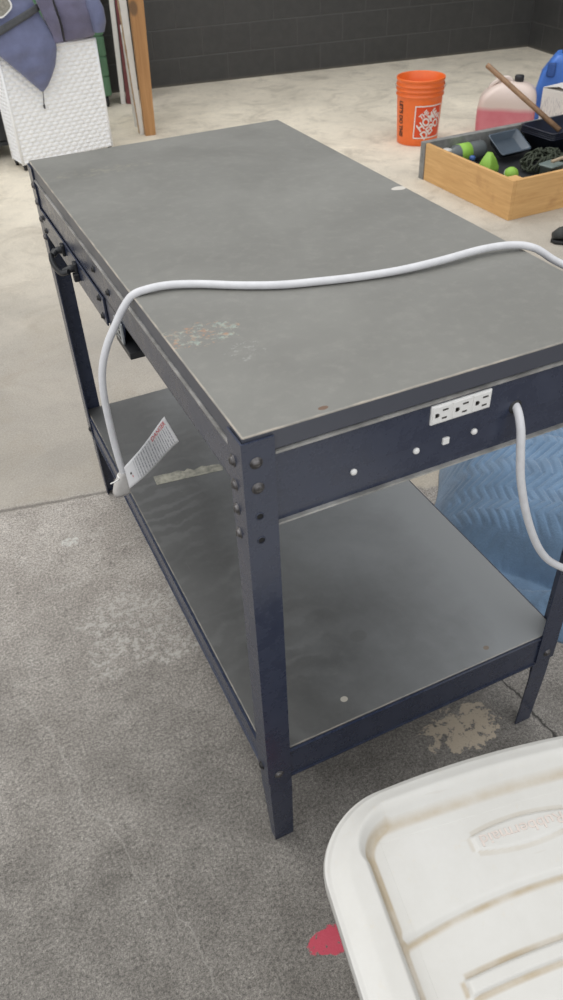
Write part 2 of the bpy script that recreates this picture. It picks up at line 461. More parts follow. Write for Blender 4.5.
# gathered dirt, widened and darkened to paint shade into creases and rim slope
dirt_shade = g.math('MULTIPLY', g.rng(geo.outputs['Fac'], 0.15, 0.9, 0.0, 1.0), g.rng(g.noise(16, 5), 0.3, 0.6, 0.35, 1.0))
c = g.mix(g.math('MULTIPLY', dirt_shade, 0.9), c, (0.40, 0.325, 0.22))
scr = g.rng(g.noise(1.0, 3, 0.5, vec=g.mapped((12, 150, 6), (0, 0, 0.9))), 0.73, 0.80)
c = g.mix(g.math('MULTIPLY', scr, 0.3), c, (0.50, 0.46, 0.40))
g.col(c); g.b.inputs['Subsurface Weight'].default_value = 0.0
g.bump(f, 0.05, 0.002)
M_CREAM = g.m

M_BLANKET = mat('blue_quilted_cotton', (0.145, 0.245, 0.38), 0.85, var=0.25, vscale=14, bump=0.25, bscale=220, sheen=0.3)
M_ORANGE = mat('orange_bucket_plastic', (0.86, 0.165, 0.03), 0.38, var=0.08, vscale=20)
M_PRINTW = mat('white_print', (0.80, 0.74, 0.70), 0.45, var=0.1, vscale=60)
M_PRINTR = mat('deep_orange_print', (0.72, 0.070, 0.014), 0.45, var=0.1)
M_PRINTK = mat('black_print', (0.03, 0.015, 0.012), 0.5)
g = NG('pine_plywood', 0.55)
gr = g.noise(1.0, 5, 0.6, vec=g.mapped((5, 5, 60)), dist=0.8)
c = g.mix(g.rng(gr, 0.3, 0.7), (0.56, 0.31, 0.115), (0.70, 0.43, 0.18))
c = g.mix(g.rng(g.noise(6, 4), 0.6, 0.75, 0, 0.5), c, (0.40, 0.20, 0.075))
g.col(c); g.bump(gr, 0.12, 0.003)
M_PINE = g.m
g = NG('orange_lumber', 0.6)
gr = g.noise(1.0, 5, 0.6, vec=g.mapped((45, 45, 2.5)), dist=0.8)
c = g.mix(g.rng(gr, 0.3, 0.7), (0.36, 0.175, 0.065), (0.50, 0.27, 0.11))
kx = g.math('DIVIDE', g.math('SUBTRACT', g.x, 0.03), 0.028); kz = g.math('DIVIDE', g.math('SUBTRACT', g.z, 0.735), 0.045)
kn = g.rng(g.math('ADD', g.math('MULTIPLY', kx, kx), g.math('MULTIPLY', kz, kz)), 0.5, 1.2, 0.7, 0.0)
c = g.mix(kn, c, (0.085, 0.055, 0.035))
g.col(c); g.bump(gr, 0.2, 0.003)
M_LUMBER = g.m
M_GREYWOOD = mat('weathered_grey_wood', (0.26, 0.26, 0.25), 0.7, var=0.35, vscale=25, bump=0.2)
M_STICK = mat('brown_wood_handle', (0.34, 0.20, 0.11), 0.55, var=0.35, vscale=30)
M_WBOARD = mat('white_painted_board', (0.78, 0.76, 0.72), 0.55, var=0.10, vscale=14)
M_FRAY = mat('raw_tan_edge', (0.50, 0.36, 0.22), 0.75, var=0.4, vscale=40, bump=0.4)
M_MAROON = mat('maroon_board', (0.19, 0.050, 0.052), 0.6, var=0.3, vscale=14)
M_GREEN = mat('green_plastic_shell', (0.11, 0.235, 0.135), 0.5, var=0.2, vscale=9)
M_RUBBER = mat('black_rubber', (0.018, 0.018, 0.019), 0.6, var=0.3)
M_BLACKP = mat('black_plastic', (0.020, 0.021, 0.024), 0.42, var=0.3)
M_WICKER = mat('white_resin_wicker', (0.90, 0.905, 0.915), 0.5, var=0.06, vscale=30)
M_DENIM = mat('navy_blue_nylon', (0.155, 0.175, 0.31), 0.62, var=0.3, vscale=7, bump=0.2, bscale=40, sheen=0.2)
M_PURPLE = mat('purple_navy_fleece', (0.155, 0.145, 0.235), 0.85, var=0.25, vscale=10, bump=0.3, bscale=120, sheen=0.3)
M_STRAP = mat('dark_grey_webbing', (0.085, 0.088, 0.095), 0.75, var=0.25, vscale=60)
M_ZIP = mat('zip_black', (0.025, 0.024, 0.028), 0.5)
M_BADGE = mat('grey_tan_badge', (0.34, 0.32, 0.27), 0.6, var=0.4, vscale=60)
M_PAPER = None

# ------------------------------------------------------------------ the setting
MB().box((-5.0, -4.0, -0.12), (7.5, 8.0, 0.0)).build('floor', M_FLOOR)['kind'] = 'structure'
WA = math.atan2(-0.12991, 0.99153)
wall = MB().box((-6.5, 0.0, -0.1), (3.40, 0.2, 3.0)).build('wall_back', M_WALL)
wall.location = (1.806, 6.085, 0); wall.rotation_euler = (0, 0, WA); wall['kind'] = 'structure'
corner = Vector((1.806, 6.085, 0)) + 3.40 * Vector((cos(WA), sin(WA), 0))
wr = MB().box((0.0, 0.0, -0.1), (5.5, 0.2, 3.0)).build('wall_right', M_WALL)
wr.location = corner; wr.rotation_euler = (0, 0, WA - pi / 2); wr['kind'] = 'structure'

# ------------------------------------------------------------------ workbench
bench = empty('workbench', (0, 0, 0), 0, 'navy steel workbench with worn dark grey top, lower shelf and drawer on bare concrete', 'workbench')
T = 0.003
MB().box((0.004, 0.004, 0.9205), (W - 0.004, D - 0.004, H), 0.0018, 2).build('tabletop', M_TOP, bench)
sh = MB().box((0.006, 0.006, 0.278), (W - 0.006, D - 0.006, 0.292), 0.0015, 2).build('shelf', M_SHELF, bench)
# torn strip of old label on the shelf
rag = [(0.072, 0.795), (0.235, 0.775), (0.241, 0.786), (0.236, 0.800), (0.222, 0.806), (0.205, 0.808), (0.195, 0.815), (0.172, 0.808),
       (0.160, 0.822), (0.150, 0.815), (0.135, 0.826), (0.118, 0.824), (0.095, 0.828), (0.074, 0.830)]
M_TAPE = mat('faded_cream_tape', (0.42, 0.40, 0.33), 0.6, col2=(0.20, 0.20, 0.17), vscale=55)
t_ = MB().prism(rag, 0.2922, 0.2928).build('torn_tape', M_TAPE, sh)
t_['label'] = 'torn strip of cream tape'

def mir(p, mx, my):
    return Vector((W - p[0] if mx else p[0], D - p[1] if my else p[1], p[2]))

def bolt_bm(mb, pos, axis, r=0.0062):
    """domed screw head with a slot on a washer; axis is the outward direction"""
    ax = Vector(axis)
    q = Vector((0, 0, 1)).rotation_difference(ax).to_matrix().to_4x4()
    m = Matrix.Translation(pos) @ q
    def ring(rr, h, n=16):
        return [m @ Vector((rr * cos(2 * pi * k / n), rr * sin(2 * pi * k / n), h)) for k in range(n)]
    mb.mi = 0
    mb.loft([ring(r * 1.35, -0.0006), ring(r * 1.35, 0.0008), ring(r, 0.0009), ring(r * 0.98, 0.0022), ring(r * 0.8, 0.0038), ring(r * 0.45, 0.0046)])
    mb.mi = 1
    bx = bmesh.new(); bmesh.ops.create_cube(bx, size=1)
    for v in bx.verts:
        v.co = Vector((v.co.x * r * 1.3, v.co.y * r * 0.24, 0.0040 + v.co.z * 0.0018))
    bx.transform(m); mb.merge(bx)

def make_leg(mx, my, full):
    mb = MB()
    # L-shaped angle: one flange along x (end face), one along y (side face)
    poly = [(0, 0), (0.043, 0), (0.043, T), (T, T), (T, 0.043), (0, 0.043)]
    def f(u, v, w): return mir((u, v, w), mx, my)
    mb.prism(poly, 0.215, 0.9435, f)
    leg = mb.build('leg', M_ENAMEL, bench)
    ft = MB()
    a = [(0.0032, 0.0032), (0.045, 0.0032), (0.045, 0.0062), (0.0062, 0.0062), (0.0062, 0.043), (0.0032, 0.043)]
    b = [(0.0072, 0.0072), (0.045, 0.0072), (0.045, 0.0102), (0.0102, 0.0102), (0.0102, 0.026), (0.0072, 0.026)]
    ft.loft([[f(u, v, 0.275) for u, v in a], [f(u, v, 0.16) for u, v in a], [f(u, v, 0.0) for u, v in b]], smooth=False)
    ft.build('foot', M_ENAMEL, leg)
    sx = 1 if mx else -1; sy = 1 if my else -1
    for z in (0.913, 0.875):
        k = MB(); bolt_bm(k, mir((0.018, 0, z), mx, my), (0, sy, 0)); k.build('bolt', [M_BOLT, M_SLOT], leg)
    for z in (0.904, 0.867, 0.828, 0.787):
        k = MB(); bolt_bm(k, mir((0, 0.029, z), mx, my), (sx, 0, 0)); k.build('bolt', [M_BOLT, M_SLOT], leg)
    k = MB(); bolt_bm(k, mir((0.020, 0, 0.236), mx, my), (0, sy, 0)); k.build('bolt', [M_BOLT, M_SLOT], leg)
    k = MB(); bolt_bm(k, mir((0, 0.027, 0.240), mx, my), (sx, 0, 0)); k.build('bolt', [M_BOLTBLK, M_SLOT], leg)
    for z in (0.830, 0.790):
        h = MB(); p = mir((0.018, 0, z), mx, my)
        q = Vector((0, 0, 1)).rotation_difference(Vector((0, sy, 0))).to_matrix().to_4x4()
        mm_ = Matrix.Translation(p) @ q
        def ring(r, hh): return [mm_ @ Vector((r * cos(2 * pi * i / 14), r * sin(2 * pi * i / 14), hh)) for i in range(14)]
        h.loft([ring(0.0058, -0.0004), ring(0.0058, 0.0006), ring(0.0044, 0.0007)], cap1=False)
        h.mi = 1
        h.loft([ring(0.0044, 0.0002), ring(0.0001, 0.0002)], cap0=False)
        h.build('bolt_hole', [M_ENAMEL, M_HOLE], leg)
    return leg
for mx in (0, 1):
    for my in (0, 1):
        make_leg(mx, my, True)

def end_rail(my):
    def f(p): return mir(p, 0, my)
    mb = MB()
    def bx(lo, hi, m=0):
        a, b = f(lo), f(hi)
        mb.mi = m
        mb.box((min(a.x, b.x), min(a.y, b.y), min(a.z, b.z)), (max(a.x, b.x), max(a.y, b.y), max(a.z, b.z)))
    x0, x1 = 0.004, W - 0.004
    bx((x0, 0.0040, 0.8570), (x1, 0.0060, 0.9170))             # upper panel
    bx((x0, 0.0052, 0.8200), (x1, 0.0072, 0.8575))             # lower panel, set slightly back
    bx((x0, 0.0072, 0.8060), (x1, 0.0200, 0.8205))             # dark return under the panel
    bx((0.044, 0.0012, 0.9160), (W - 0.044, 0.0065, 0.9195), 1)  # worn upper lip
    bx((0.044, 0.0012, 0.8040), (W - 0.044, 0.0220, 0.8072), 1)  # worn bottom flange
    bx((x0, 0.0065, 0.9150), (x1, 0.0300, 0.9205))
    return mb.build('end_rail', [M_ENAMEL, M_WORN], bench)
rail_n = end_rail(0); end_rail(1)

def side_rail(mx):
    def f(p): return mir(p, mx, 0)
    mb = MB()
    def bx(lo, hi, m=0):
        a, b = f(lo), f(hi)
        mb.mi = m
        mb.box((min(a.x, b.x), min(a.y, b.y), min(a.z, b.z)), (max(a.x, b.x), max(a.y, b.y), max(a.z, b.z)))
    bx((0.0036, 0.0042, 0.860), (0.0056, D - 0.0042, 0.917))
    bx((0.0012, 0.044, 0.916), (0.0060, D - 0.044, 0.9195), 1)
    bx((0.0056, 0.0042, 0.915), (0.030, D - 0.0042, 0.9205))
    bx((0.0036, 0.0042, 0.8585), (0.020, D - 0.0042, 0.8605))
    r = mb.build('side_rail', [M_ENAMEL, M_WORN], bench)
    return r
sr = side_rail(0); side_rail(1)
for y, z in ((0.60, 0.885), (0.69, 0.893)):
    k = MB(); bolt_bm(k, Vector((0.0036, y, z)), (-1, 0, 0), 0.005); k.build('bolt', [M_BOLTBLK, M_SLOT], sr)

def shelf_rails():
    for my in (0, 1):
        mb = MB()
        def bx(lo, hi, m=0):
            a, b = mir(lo, 0, my), mir(hi, 0, my); mb.mi = m
            mb.box((min(a.x, b.x), min(a.y, b.y), min(a.z, b.z)), (max(a.x, b.x), max(a.y, b.y), max(a.z, b.z)))
        bx((0.0042, 0.0036, 0.212), (W - 0.0042, 0.0056, 0.2865))
        bx((0.0042, 0.0056, 0.272), (W - 0.0042, 0.03, 0.2775))
        bx((0.044, 0.0010, 0.2855), (W - 0.044, 0.0056, 0.2880))
        bx((0.044, 0.0005, 0.2105), (W - 0.044, 0.02, 0.2130))
        mb.build('shelf_rail', [M_ENAMEL, M_WORN], bench)
    for mx in (0, 1):
        mb = MB()
        def bx(lo, hi, m=0):
            a, b = mir(lo, mx, 0), mir(hi, mx, 0); mb.mi = m
            mb.box((min(a.x, b.x), min(a.y, b.y), min(a.z, b.z)), (max(a.x, b.x), max(a.y, b.y), max(a.z, b.z)))
        bx((0.0036, 0.0042, 0.228), (0.0056, D - 0.0042, 0.2865))
        bx((0.0056, 0.0042, 0.272), (0.03, D - 0.0042, 0.2775))
        bx((0.0010, 0.044, 0.2855), (0.0056, D - 0.044, 0.2880))
        bx((0.0005, 0.044, 0.2265), (0.02, D - 0.044, 0.2290))
        mb.build('shelf_rail', [M_ENAMEL, M_WORN], bench)
shelf_rails()

# drawer in the far half of the long side
dr = MB()
dr.box((-0.0005, 0.642, 0.803), (0.0030, 1.165, 0.8575), 0.001)
dr.box((0.0030, 0.650, 0.806), (0.42, 0.654, 0.850)); dr.box((0.0030, 1.153, 0.806), (0.42, 1.157, 0.850))
dr.box((0.416, 0.650, 0.806), (0.42, 1.157, 0.850)); dr.box((0.0030, 0.650, 0.804), (0.42, 1.157, 0.807))
drawer = dr.build('drawer', M_ENAMEL, bench)
hb = MB()
for y in (0.842, 0.948):
    hb.box((-0.007, y - 0.010, 0.828), (-0.0005, y + 0.010, 0.852), 0.002)
    hb.tube(smooth_path([(-0.004, y, 0.840), (-0.016, y, 0.840), (-0.027, y + (0.006 if y < 0.9 else -0.006), 0.835)], 6), [0.0075] * 6 + [0.0065] * 6 + [0.006], 12)
hb.tube(smooth_path([(-0.019, 0.832, 0.839), (-0.031, 0.848, 0.833), (-0.035, 0.895, 0.830), (-0.031, 0.942, 0.833), (-0.019, 0.958, 0.839)], 8), 0.0052, 12)
hb.box((-0.012, 0.828, 0.816), (-0.0005, 0.842, 0.832), 0.002)
hd = hb.build('handle', M_BLACKP, drawer)
for y, z in ((0.668, 0.848), (0.662, 0.815), (1.140, 0.845), (1.140, 0.815)):
    k = MB(); bolt_bm(k, Vector((-0.0005, y, z)), (-1, 0, 0), 0.0052); k.build('bolt', [M_BOLTBLK, M_SLOT], drawer)
# filler panel and perforated drawer hanger beside it
fp = MB()
fp.box((0.0036, 0.560, 0.803), (0.0056, 0.636, 0.8600))
fp.prism([(0.520, 0.8600), (0.560, 0.8600), (0.560, 0.803), (0.545, 0.803)], 0.0036, 0.0056, lambda u, v, w: Vector((w, u, v)))
fp.box((0.0056, 0.545, 0.803), (0.030, 0.636, 0.8055))
fp.build('drawer_hanger', M_ENAMEL, bench)
zb = MB()
zb.box((-0.0010, 0.530, 0.8180), (0.0030, 0.572, 0.8560), 0.0008)
zb.mi = 1
for i in range(3):
    zb.box((-0.0016, 0.541, 0.8230 + i * 0.0105), (-0.0008, 0.549, 0.8285 + i * 0.0105))
    zb.box((-0.0016, 0.558, 0.8230 + i * 0.0105), (-0.0008, 0.563, 0.8270 + i * 0.0105))
zk = zb.build('perforated_bracket', [M_ZINC, M_HOLE], bench)
hk = MB().box((-0.0006, 0.495, 0.8060), (0.030, 0.580, 0.8180), 0.001).build('bracket_foot', M_BLACKP, zk)

# outlet strip let into the near end
os_ = MB()
os_.box((0.2635, 0.0005, 0.8840), (0.3575, 0.0045, 0.9130), 0.0012)
outlet = os_.build('outlet_strip', M_WHITE, bench)
for i in range(3):
    cx = 0.2635 + 0.0157 + i * 0.0313
    rc = MB()
    rc.box((cx - 0.0140, -0.0006, 0.8862), (cx + 0.0140, 0.0010, 0.9108), 0.0006)
    rc.mi = 1
    rc.box((cx + 0.0005, -0.0012, 0.9035), (cx + 0.0090, 0.0, 0.9058))
    rc.box((cx + 0.0005, -0.0012, 0.8912), (cx + 0.0078, 0.0, 0.8934))
    rc.lathe([(0.0030, 0.0), (0.0030, -0.0012)], 12, (cx - 0.0072, 0, 0.8985), 'Y')
    rc.box((cx - 0.0102, -0.0012, 0.8955), (cx - 0.0072, 0.0, 0.9015))
    rc.build('receptacle', [M_WHITE, M_SLOT], outlet)
for x, z, sq in ((0.153, 0.8475, 0), (0.2475, 0.8480, 0), (0.340, 0.8485, 0)):
    s = MB(); s.lathe([(0.0048, 0.0055), (0.0048, 0.0030), (0.0036, 0.0014), (0.0012, 0.0006)], 16, (x, 0, z), 'Y')
    s.build('rivet', M_WHITE, bench)
s = MB(); s.box((0.2885, 0.0015, 0.8440), (0.2985, 0.0058, 0.8545), 0.001); s.build('push_button', M_WHITE, bench)

# ------------------------------------------------------------------ power cord lying across the top
cord = empty('power_cord', (0.0, 0.42, 0.95), 0, 'white power cord looping over the workbench top, plug and warning tag dangling', 'cord')
path = [(0.405, 0.020, 0.872), (0.405, 0.001, 0.868), (0.403, -0.016, 0.845), (0.406, -0.022, 0.805), (0.415, -0.025, 0.753), (0.440, -0.028, 0.676),
        (0.478, -0.030, 0.597), (0.521, -0.030, 0.544), (0.580, -0.028, 0.505), (0.68, 0.0, 0.49), (0.775, 0.08, 0.56), (0.79, 0.16, 0.72),
        (0.752, 0.195, 0.85), (0.700, 0.218, 0.908), (0.660, 0.245, 0.934), (0.632, 0.262, 0.9530), (0.600, 0.278, 0.9595), (0.545, 0.288, 0.960),
        (0.463, 0.286, 0.959), (0.393, 0.290, 0.9575), (0.330, 0.302, 0.9565), (0.269, 0.318, 0.9565), (0.211, 0.337, 0.9565), (0.157, 0.366, 0.9565), (0.105, 0.400, 0.9570),
        (0.063, 0.419, 0.9575), (0.030, 0.422, 0.9575), (0.005, 0.424, 0.9525), (-0.012, 0.428, 0.934), (-0.027, 0.430, 0.911),
        (-0.047, 0.430, 0.879), (-0.062, 0.428, 0.843), (-0.069, 0.425, 0.800), (-0.070, 0.422, 0.733), (-0.068, 0.420, 0.672), (-0.064, 0.422, 0.636)]
O = Vector((0.0, 0.42, 0.95))
MB().tube([p - O for p in smooth_path(path, 8)], 0.0061, 14).build('cable', M_CORD, cord)
grom = MB(); grom.lathe([(0.0105, 0.0072), (0.0105, 0.0035), (0.0085, 0.0022), (0.0064, 0.0022)], 20, Vector((0.405, 0, 0.868)) - O, 'Y', cap0=False, cap1=False)
grom.build('grommet', M_BLACKP, cord)
pl = MB()
# angled plug: narrow neck widening to a flat face
a0 = Vector((-0.064, 0.422, 0.640)); dz = Vector((-0.010, 0.004, -0.046)); 
prof = [(0.0072, 0.0072, 0.0), (0.0080, 0.0082, 0.12), (0.0105, 0.0095, 0.25), (0.0145, 0.012, 0.55), (0.0155, 0.0125, 0.85), (0.0150, 0.012, 1.0)]
loops = []
for wx, wy, t in prof:
    cpt = a0 + dz * t - O
    loops.append([cpt + Vector((wx * (abs(cos(q)) ** 0.6) * (1 if cos(q) > 0 else -1), wy * (abs(sin(q)) ** 0.6) * (1 if sin(q) > 0 else -1), 0)) for q in [2 * pi * k / 24 for k in range(24)]])
pl.loft(loops)
plug = pl.build('plug', M_PLUG, cord)
for dx in (-0.006, 0.006):
    MB().box(Vector((-0.072 + dx - 0.0008, 0.434, 0.602)) - O, Vector((-0.072 + dx + 0.0008, 0.452, 0.608)) - O).build('prong', M_BOLT, plug)
ti = MB()
ti.tube([Vector((-0.067 + 0.008 * cos(q), 0.424 + 0.008 * sin(q), 0.632)) - O for q in [2 * pi * k / 20 for k in range(21)]], 0.0014, 8, cap=False)
ti.tube([Vector((-0.073, 0.418, 0.632)) - O, Vector((-0.082, 0.414, 0.630)) - O, Vector((-0.092, 0.413, 0.6295)) - O], 0.0013, 8)
ti.build('cable_tie', M_WHITE, cord)

# warning tag: a curled strip, printed in grey lines under a red heading
g = NG('printed_tag_paper', 0.5)
n = g.t.outputs['UV']
sepu = g.N.new('ShaderNodeSeparateXYZ'); g.L.new(n, sepu.inputs[0])
u, v = sepu.outputs[0], sepu.outputs[1]
lines = g.math('SINE', g.math('MULTIPLY', u, 150))
cmb = g.N.new('ShaderNodeCombineXYZ'); g.put(cmb.inputs[0], g.math('MULTIPLY', u, 24)); g.put(cmb.inputs[1], g.math('MULTIPLY', v, 38))
words = g.noise(1.0, 3, 0.7, vec=cmb.outputs[0])
ink = g.math('MULTIPLY', g.math('MULTIPLY', g.rng(lines, 0.0, 0.5), g.rng(words, 0.42, 0.52)), g.math('MULTIPLY', g.rng(u, 0.95, 0.97, 1, 0), g.math('MULTIPLY', g.rng(u, 0.20, 0.24), g.math('MAXIMUM', g.rng(u, 0.575, 0.58, 1, 0), g.rng(v, 0.25, 0.26)))))
ink = g.math('MULTIPLY', ink, g.math('MULTIPLY', g.rng(v, 0.05, 0.08), g.rng(v, 0.92, 0.95, 1, 0)))
g.col(g.mix(g.math('MULTIPLY', ink, 0.8), (0.74, 0.74, 0.75), (0.20, 0.20, 0.24)))
M_TAGP = g.m
TA, TB = Vector((-0.0625, 0.412, 0.655)), Vector((-0.061, 0.410, 0.608))     # lower end
TD, TC = Vector((0.021, 0.410, 0.734)), Vector((0.040, 0.410, 0.676))        # free end
def tagpt(u, v):
    lo = TA.lerp(TB, v); hi = TD.lerp(TC, v)
    p = lo.lerp(hi, u)
    d = (hi - lo).normalized(); side = Vector((0, -1, 0)).cross(d)
    return p + Vector((0, -1, 0)) * 0.012 * sin(u * 2 * pi) + side * 0.0075 * sin(u * 2 * pi + 0.2)
tm = MB()
uvl = tm.bm.loops.layers.uv.new('UVMap')
nu, nv = 40, 10
vs = [[tm.bm.verts.new(tagpt(i / nu, j / nv) - O) for j in range(nv + 1)] for i in range(nu + 1)]
for i in range(nu):
    for j in range(nv):
        f = tm.bm.faces.new((vs[i][j], vs[i + 1][j], vs[i + 1][j + 1], vs[i][j + 1])); f.smooth = True
        for lp, (a, b) in zip(f.loops, ((i, j), (i + 1, j), (i + 1, j + 1), (i, j + 1))):
            lp[uvl].uv = (a / nu, b / nv)
tg = tm.build('warning_tag', M_TAGP, cord, recalc=False)
sd = tg.modifiers.new('thick', 'SOLIDIFY'); sd.thickness = 0.0004; sd.offset = 0
tg['label'] = 'curled white paper tag with red heading and grey print'
tb = text_bm('DANGER', 1.0, 0.0, 0.012)
xs = [v.co.x for v in tb.verts]; ys = [v.co.y for v in tb.verts]
def tag_n(u, v):
    e = 0.01
    return (tagpt(u + e, v) - tagpt(u - e, v)).cross(tagpt(u, v + e) - tagpt(u, v - e)).normalized()
for vv in tb.verts:
    a = (vv.co.x - min(xs)) / (max(xs) - min(xs)); b = (vv.co.y - min(ys)) / (max(ys) - min(ys))
    uu, v2 = 0.60 + 0.35 * a, 0.22 - 0.16 * b
    nn = tag_n(uu, v2)
    if nn.y > 0: nn = -nn
    vv.co = tagpt(uu, v2) - O + nn * 0.0006
hm = MB(); hm.merge(tb)
M_RED = mat('red_ink', (0.70, 0.16, 0.17), 0.5, var=0.1)
hm.build('red_heading', M_RED, tg, recalc=False)
mk = MB()
for (uu, v2, du, dv, mi) in ((0.10, 0.42, 0.03, 0.09, 0), (0.13, 0.58, 0.012, 0.09, 1)):
    mk.mi = mi
    mk.grid(2, 2, lambda a, b: tagpt(uu + du * a, v2 + dv * b) - O + Vector((-0.0003, -0.0008, 0.0002)))
mk.build('printed_mark', [M_PRINTK, M_RED], tg, recalc=False)

# ------------------------------------------------------------------ big cream storage tote in the foreground
TOTE_H = 0.455
tote = empty('storage_tote', (0.234, -0.336, 0.0), radians(-10.0), 'big cream plastic storage tote with ribbed lid in front of the workbench', 'storage bin')
HWID, VF, VB = 0.278, 0.114, -0.86
def outline(n, off=0.0):
    """rounded rectangle with bowed ends, counter-clockwise; off moves it inwards"""
    pts = []
    hw = HWID - off; vf = VF - off; vb = VB + off; r = max(0.105 - off, 0.02)
    bow = 0.027
    seg = []
    k = n // 8
    def arc(cx, cy, a0, a1):
        return [(cx + r * cos(a0 + (a1 - a0) * i / k), cy + r * sin(a0 + (a1 - a0) * i / k)) for i in range(k)]
    seg += arc(hw - r, vf - r, 0, pi / 2)
    seg += [(hw - r - (2 * (hw - r)) * i / k, vf) for i in range(k)]
    seg += arc(-hw + r, vf - r, pi / 2, pi)
    seg += [(-hw, vf - r - (vf - vb - 2 * r) * i / k) for i in range(k)]
    seg += arc(-hw + r, vb + r, pi, 1.5 * pi)
    seg += [(-hw + r + 2 * (hw - r) * i / k, vb) for i in range(k)]
    seg += arc(hw - r, vb + r, 1.5 * pi, 2 * pi)
    seg += [(hw, vb + r + (vf - vb - 2 * r) * i / k) for i in range(k)]
    mid = (vf + vb) / 2; half = (vf - vb) / 2
    for x, y in seg:
        s = (y - mid) / half
        y2 = y - (bow * (x / hw) ** 2 * (1 if y > mid else -1)) * min(1, abs(s)) ** 4
        pts.append((x, y2))
    return pts
def box_sd(x, y, cx, cy, hx, hy, r):
    dx = abs(x - cx) - hx + r; dy = abs(y - cy) - hy + r
    return math.hypot(max(dx, 0), max(dy, 0)) + min(max(dx, dy), 0) - r
MIDV = (VF + VB) / 2
def lid_z(x, y):
    # distance inside the outer edge (approximate, with bow)
    s = (y - MIDV) / ((VF - VB) / 2)
    yb = y + 0.027 * (x / HWID) ** 2 * (1 if s > 0 else -1) * min(1, abs(s)) ** 4
    d_in = -box_sd(x, yb, 0, MIDV, HWID, (VF - VB) / 2, 0.115)
    d2 = -box_sd(x, yb, 0, MIDV - 0.0, HWID - 0.066, (VF - VB) / 2 - 0.051, 0.055)
    z = 0.0
    z -= 0.004 * (1 - sstep(0.0, 0.008, d_in))                 # rounded outer edge
    z += 0.005 * sstep(0.006, 0.034, d_in)
    hx_, hy_, r_ = HWID - 0.066, (VF - VB) / 2 - 0.054, 0.040
    nx_, ny_ = max(0.0, abs(x) - hx_ + r_), max(0.0, abs(yb - MIDV) - hy_ + r_)
    wy_ = ny_ / (nx_ + ny_) if nx_ + ny_ > 0 else 0.0
    dn_ = -box_sd(x, yb, 0, MIDV, hx_, hy_, r_)
    z -= 0.024 * sstep(-(0.010 + 0.024 * wy_), 0.003, dn_)       # down to the inner panel
    # lower central field, bounded by arcs at both ends
    if dn_ > 0.0:
        ya = abs(y - MIDV)
        ed = (abs(-0.064 - MIDV)) - 0.55 * x * x - ya
        z -= 0.008 * sstep(-0.010, 0.003, ed)
        # raised name plate at both ends
        for sg in (1, -1):
            py = (y - MIDV) * sg + MIDV
            hh = 0.0175 - 0.010 * (x / 0.075) ** 2 * 0.9
            pd = min(0.071 - abs(x), hh - abs(py - 0.0035))
            z += 0.0030 * sstep(-0.0015, 0.0022, pd)
        # three cross ribs each half
        for ry in (-0.150, -0.225, -0.52, -0.60):
            if ry > MIDV:
                yy = ry + 0.0
            yy = ry + (0.02 * (1 - (x / 0.15) ** 2) if ry > MIDV else -0.02 * (1 - (x / 0.15) ** 2)) * 0.4
            rd = min(0.152 - abs(x), 0.0095 - abs(y - yy))
            z += 0.0060 * sstep(-0.002, 0.0035, rd)
    return z
n = 720
base = outline(n)
mb = MB()
loops = []
def sh_loop(off, z): return [Vector((x, y, z)) for x, y in outline(n, off)]
loops.append(sh_loop(0.006, TOTE_H - 0.030))
loops.append(sh_loop(0.000, TOTE_H - 0.030))
loops.append(sh_loop(-0.001, TOTE_H - 0.012))
loops.append(sh_loop(0.001, TOTE_H - 0.0065))
XR, YR = HWID - 0.066 - 0.022, (VF - VB) / 2 - 0.054 - 0.020      # flat inner panel
RN = 64
for i in range(RN + 2):
    t = max(0.004, i / RN)
    lp = []
    for x, y in base:
        dy = y - MIDV
        k = min(XR / max(abs(x), 1e-6), YR / max(abs(dy), 1e-6))
        q = 1 + (k - 1) * t
        lp.append(Vector((x * q, MIDV + dy * q, TOTE_H + lid_z(x * q, MIDV + dy * q) - (0.0008 if i > RN else 0.0))))
    loops.append(lp)
mb.loft(loops, True, False, False)
def panel_pt(u, v):
    x, y = (2 * u - 1) * XR, MIDV + (2 * v - 1) * YR
    return Vector((x, y, TOTE_H + lid_z(x, y)))
mb.grid(150, 520, panel_pt)
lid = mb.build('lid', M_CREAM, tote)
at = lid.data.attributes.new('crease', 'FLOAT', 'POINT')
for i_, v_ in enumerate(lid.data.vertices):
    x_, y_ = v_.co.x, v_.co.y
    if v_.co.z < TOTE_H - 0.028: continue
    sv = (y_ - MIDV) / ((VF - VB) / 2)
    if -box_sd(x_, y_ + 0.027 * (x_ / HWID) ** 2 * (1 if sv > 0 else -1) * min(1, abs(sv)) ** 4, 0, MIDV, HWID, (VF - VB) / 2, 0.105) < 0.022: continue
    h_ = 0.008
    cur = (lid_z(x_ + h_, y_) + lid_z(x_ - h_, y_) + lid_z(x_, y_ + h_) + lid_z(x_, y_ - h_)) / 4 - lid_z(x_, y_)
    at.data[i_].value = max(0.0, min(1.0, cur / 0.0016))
lid['label'] = 'cream lid with raised rim, cross ribs and embossed plate'
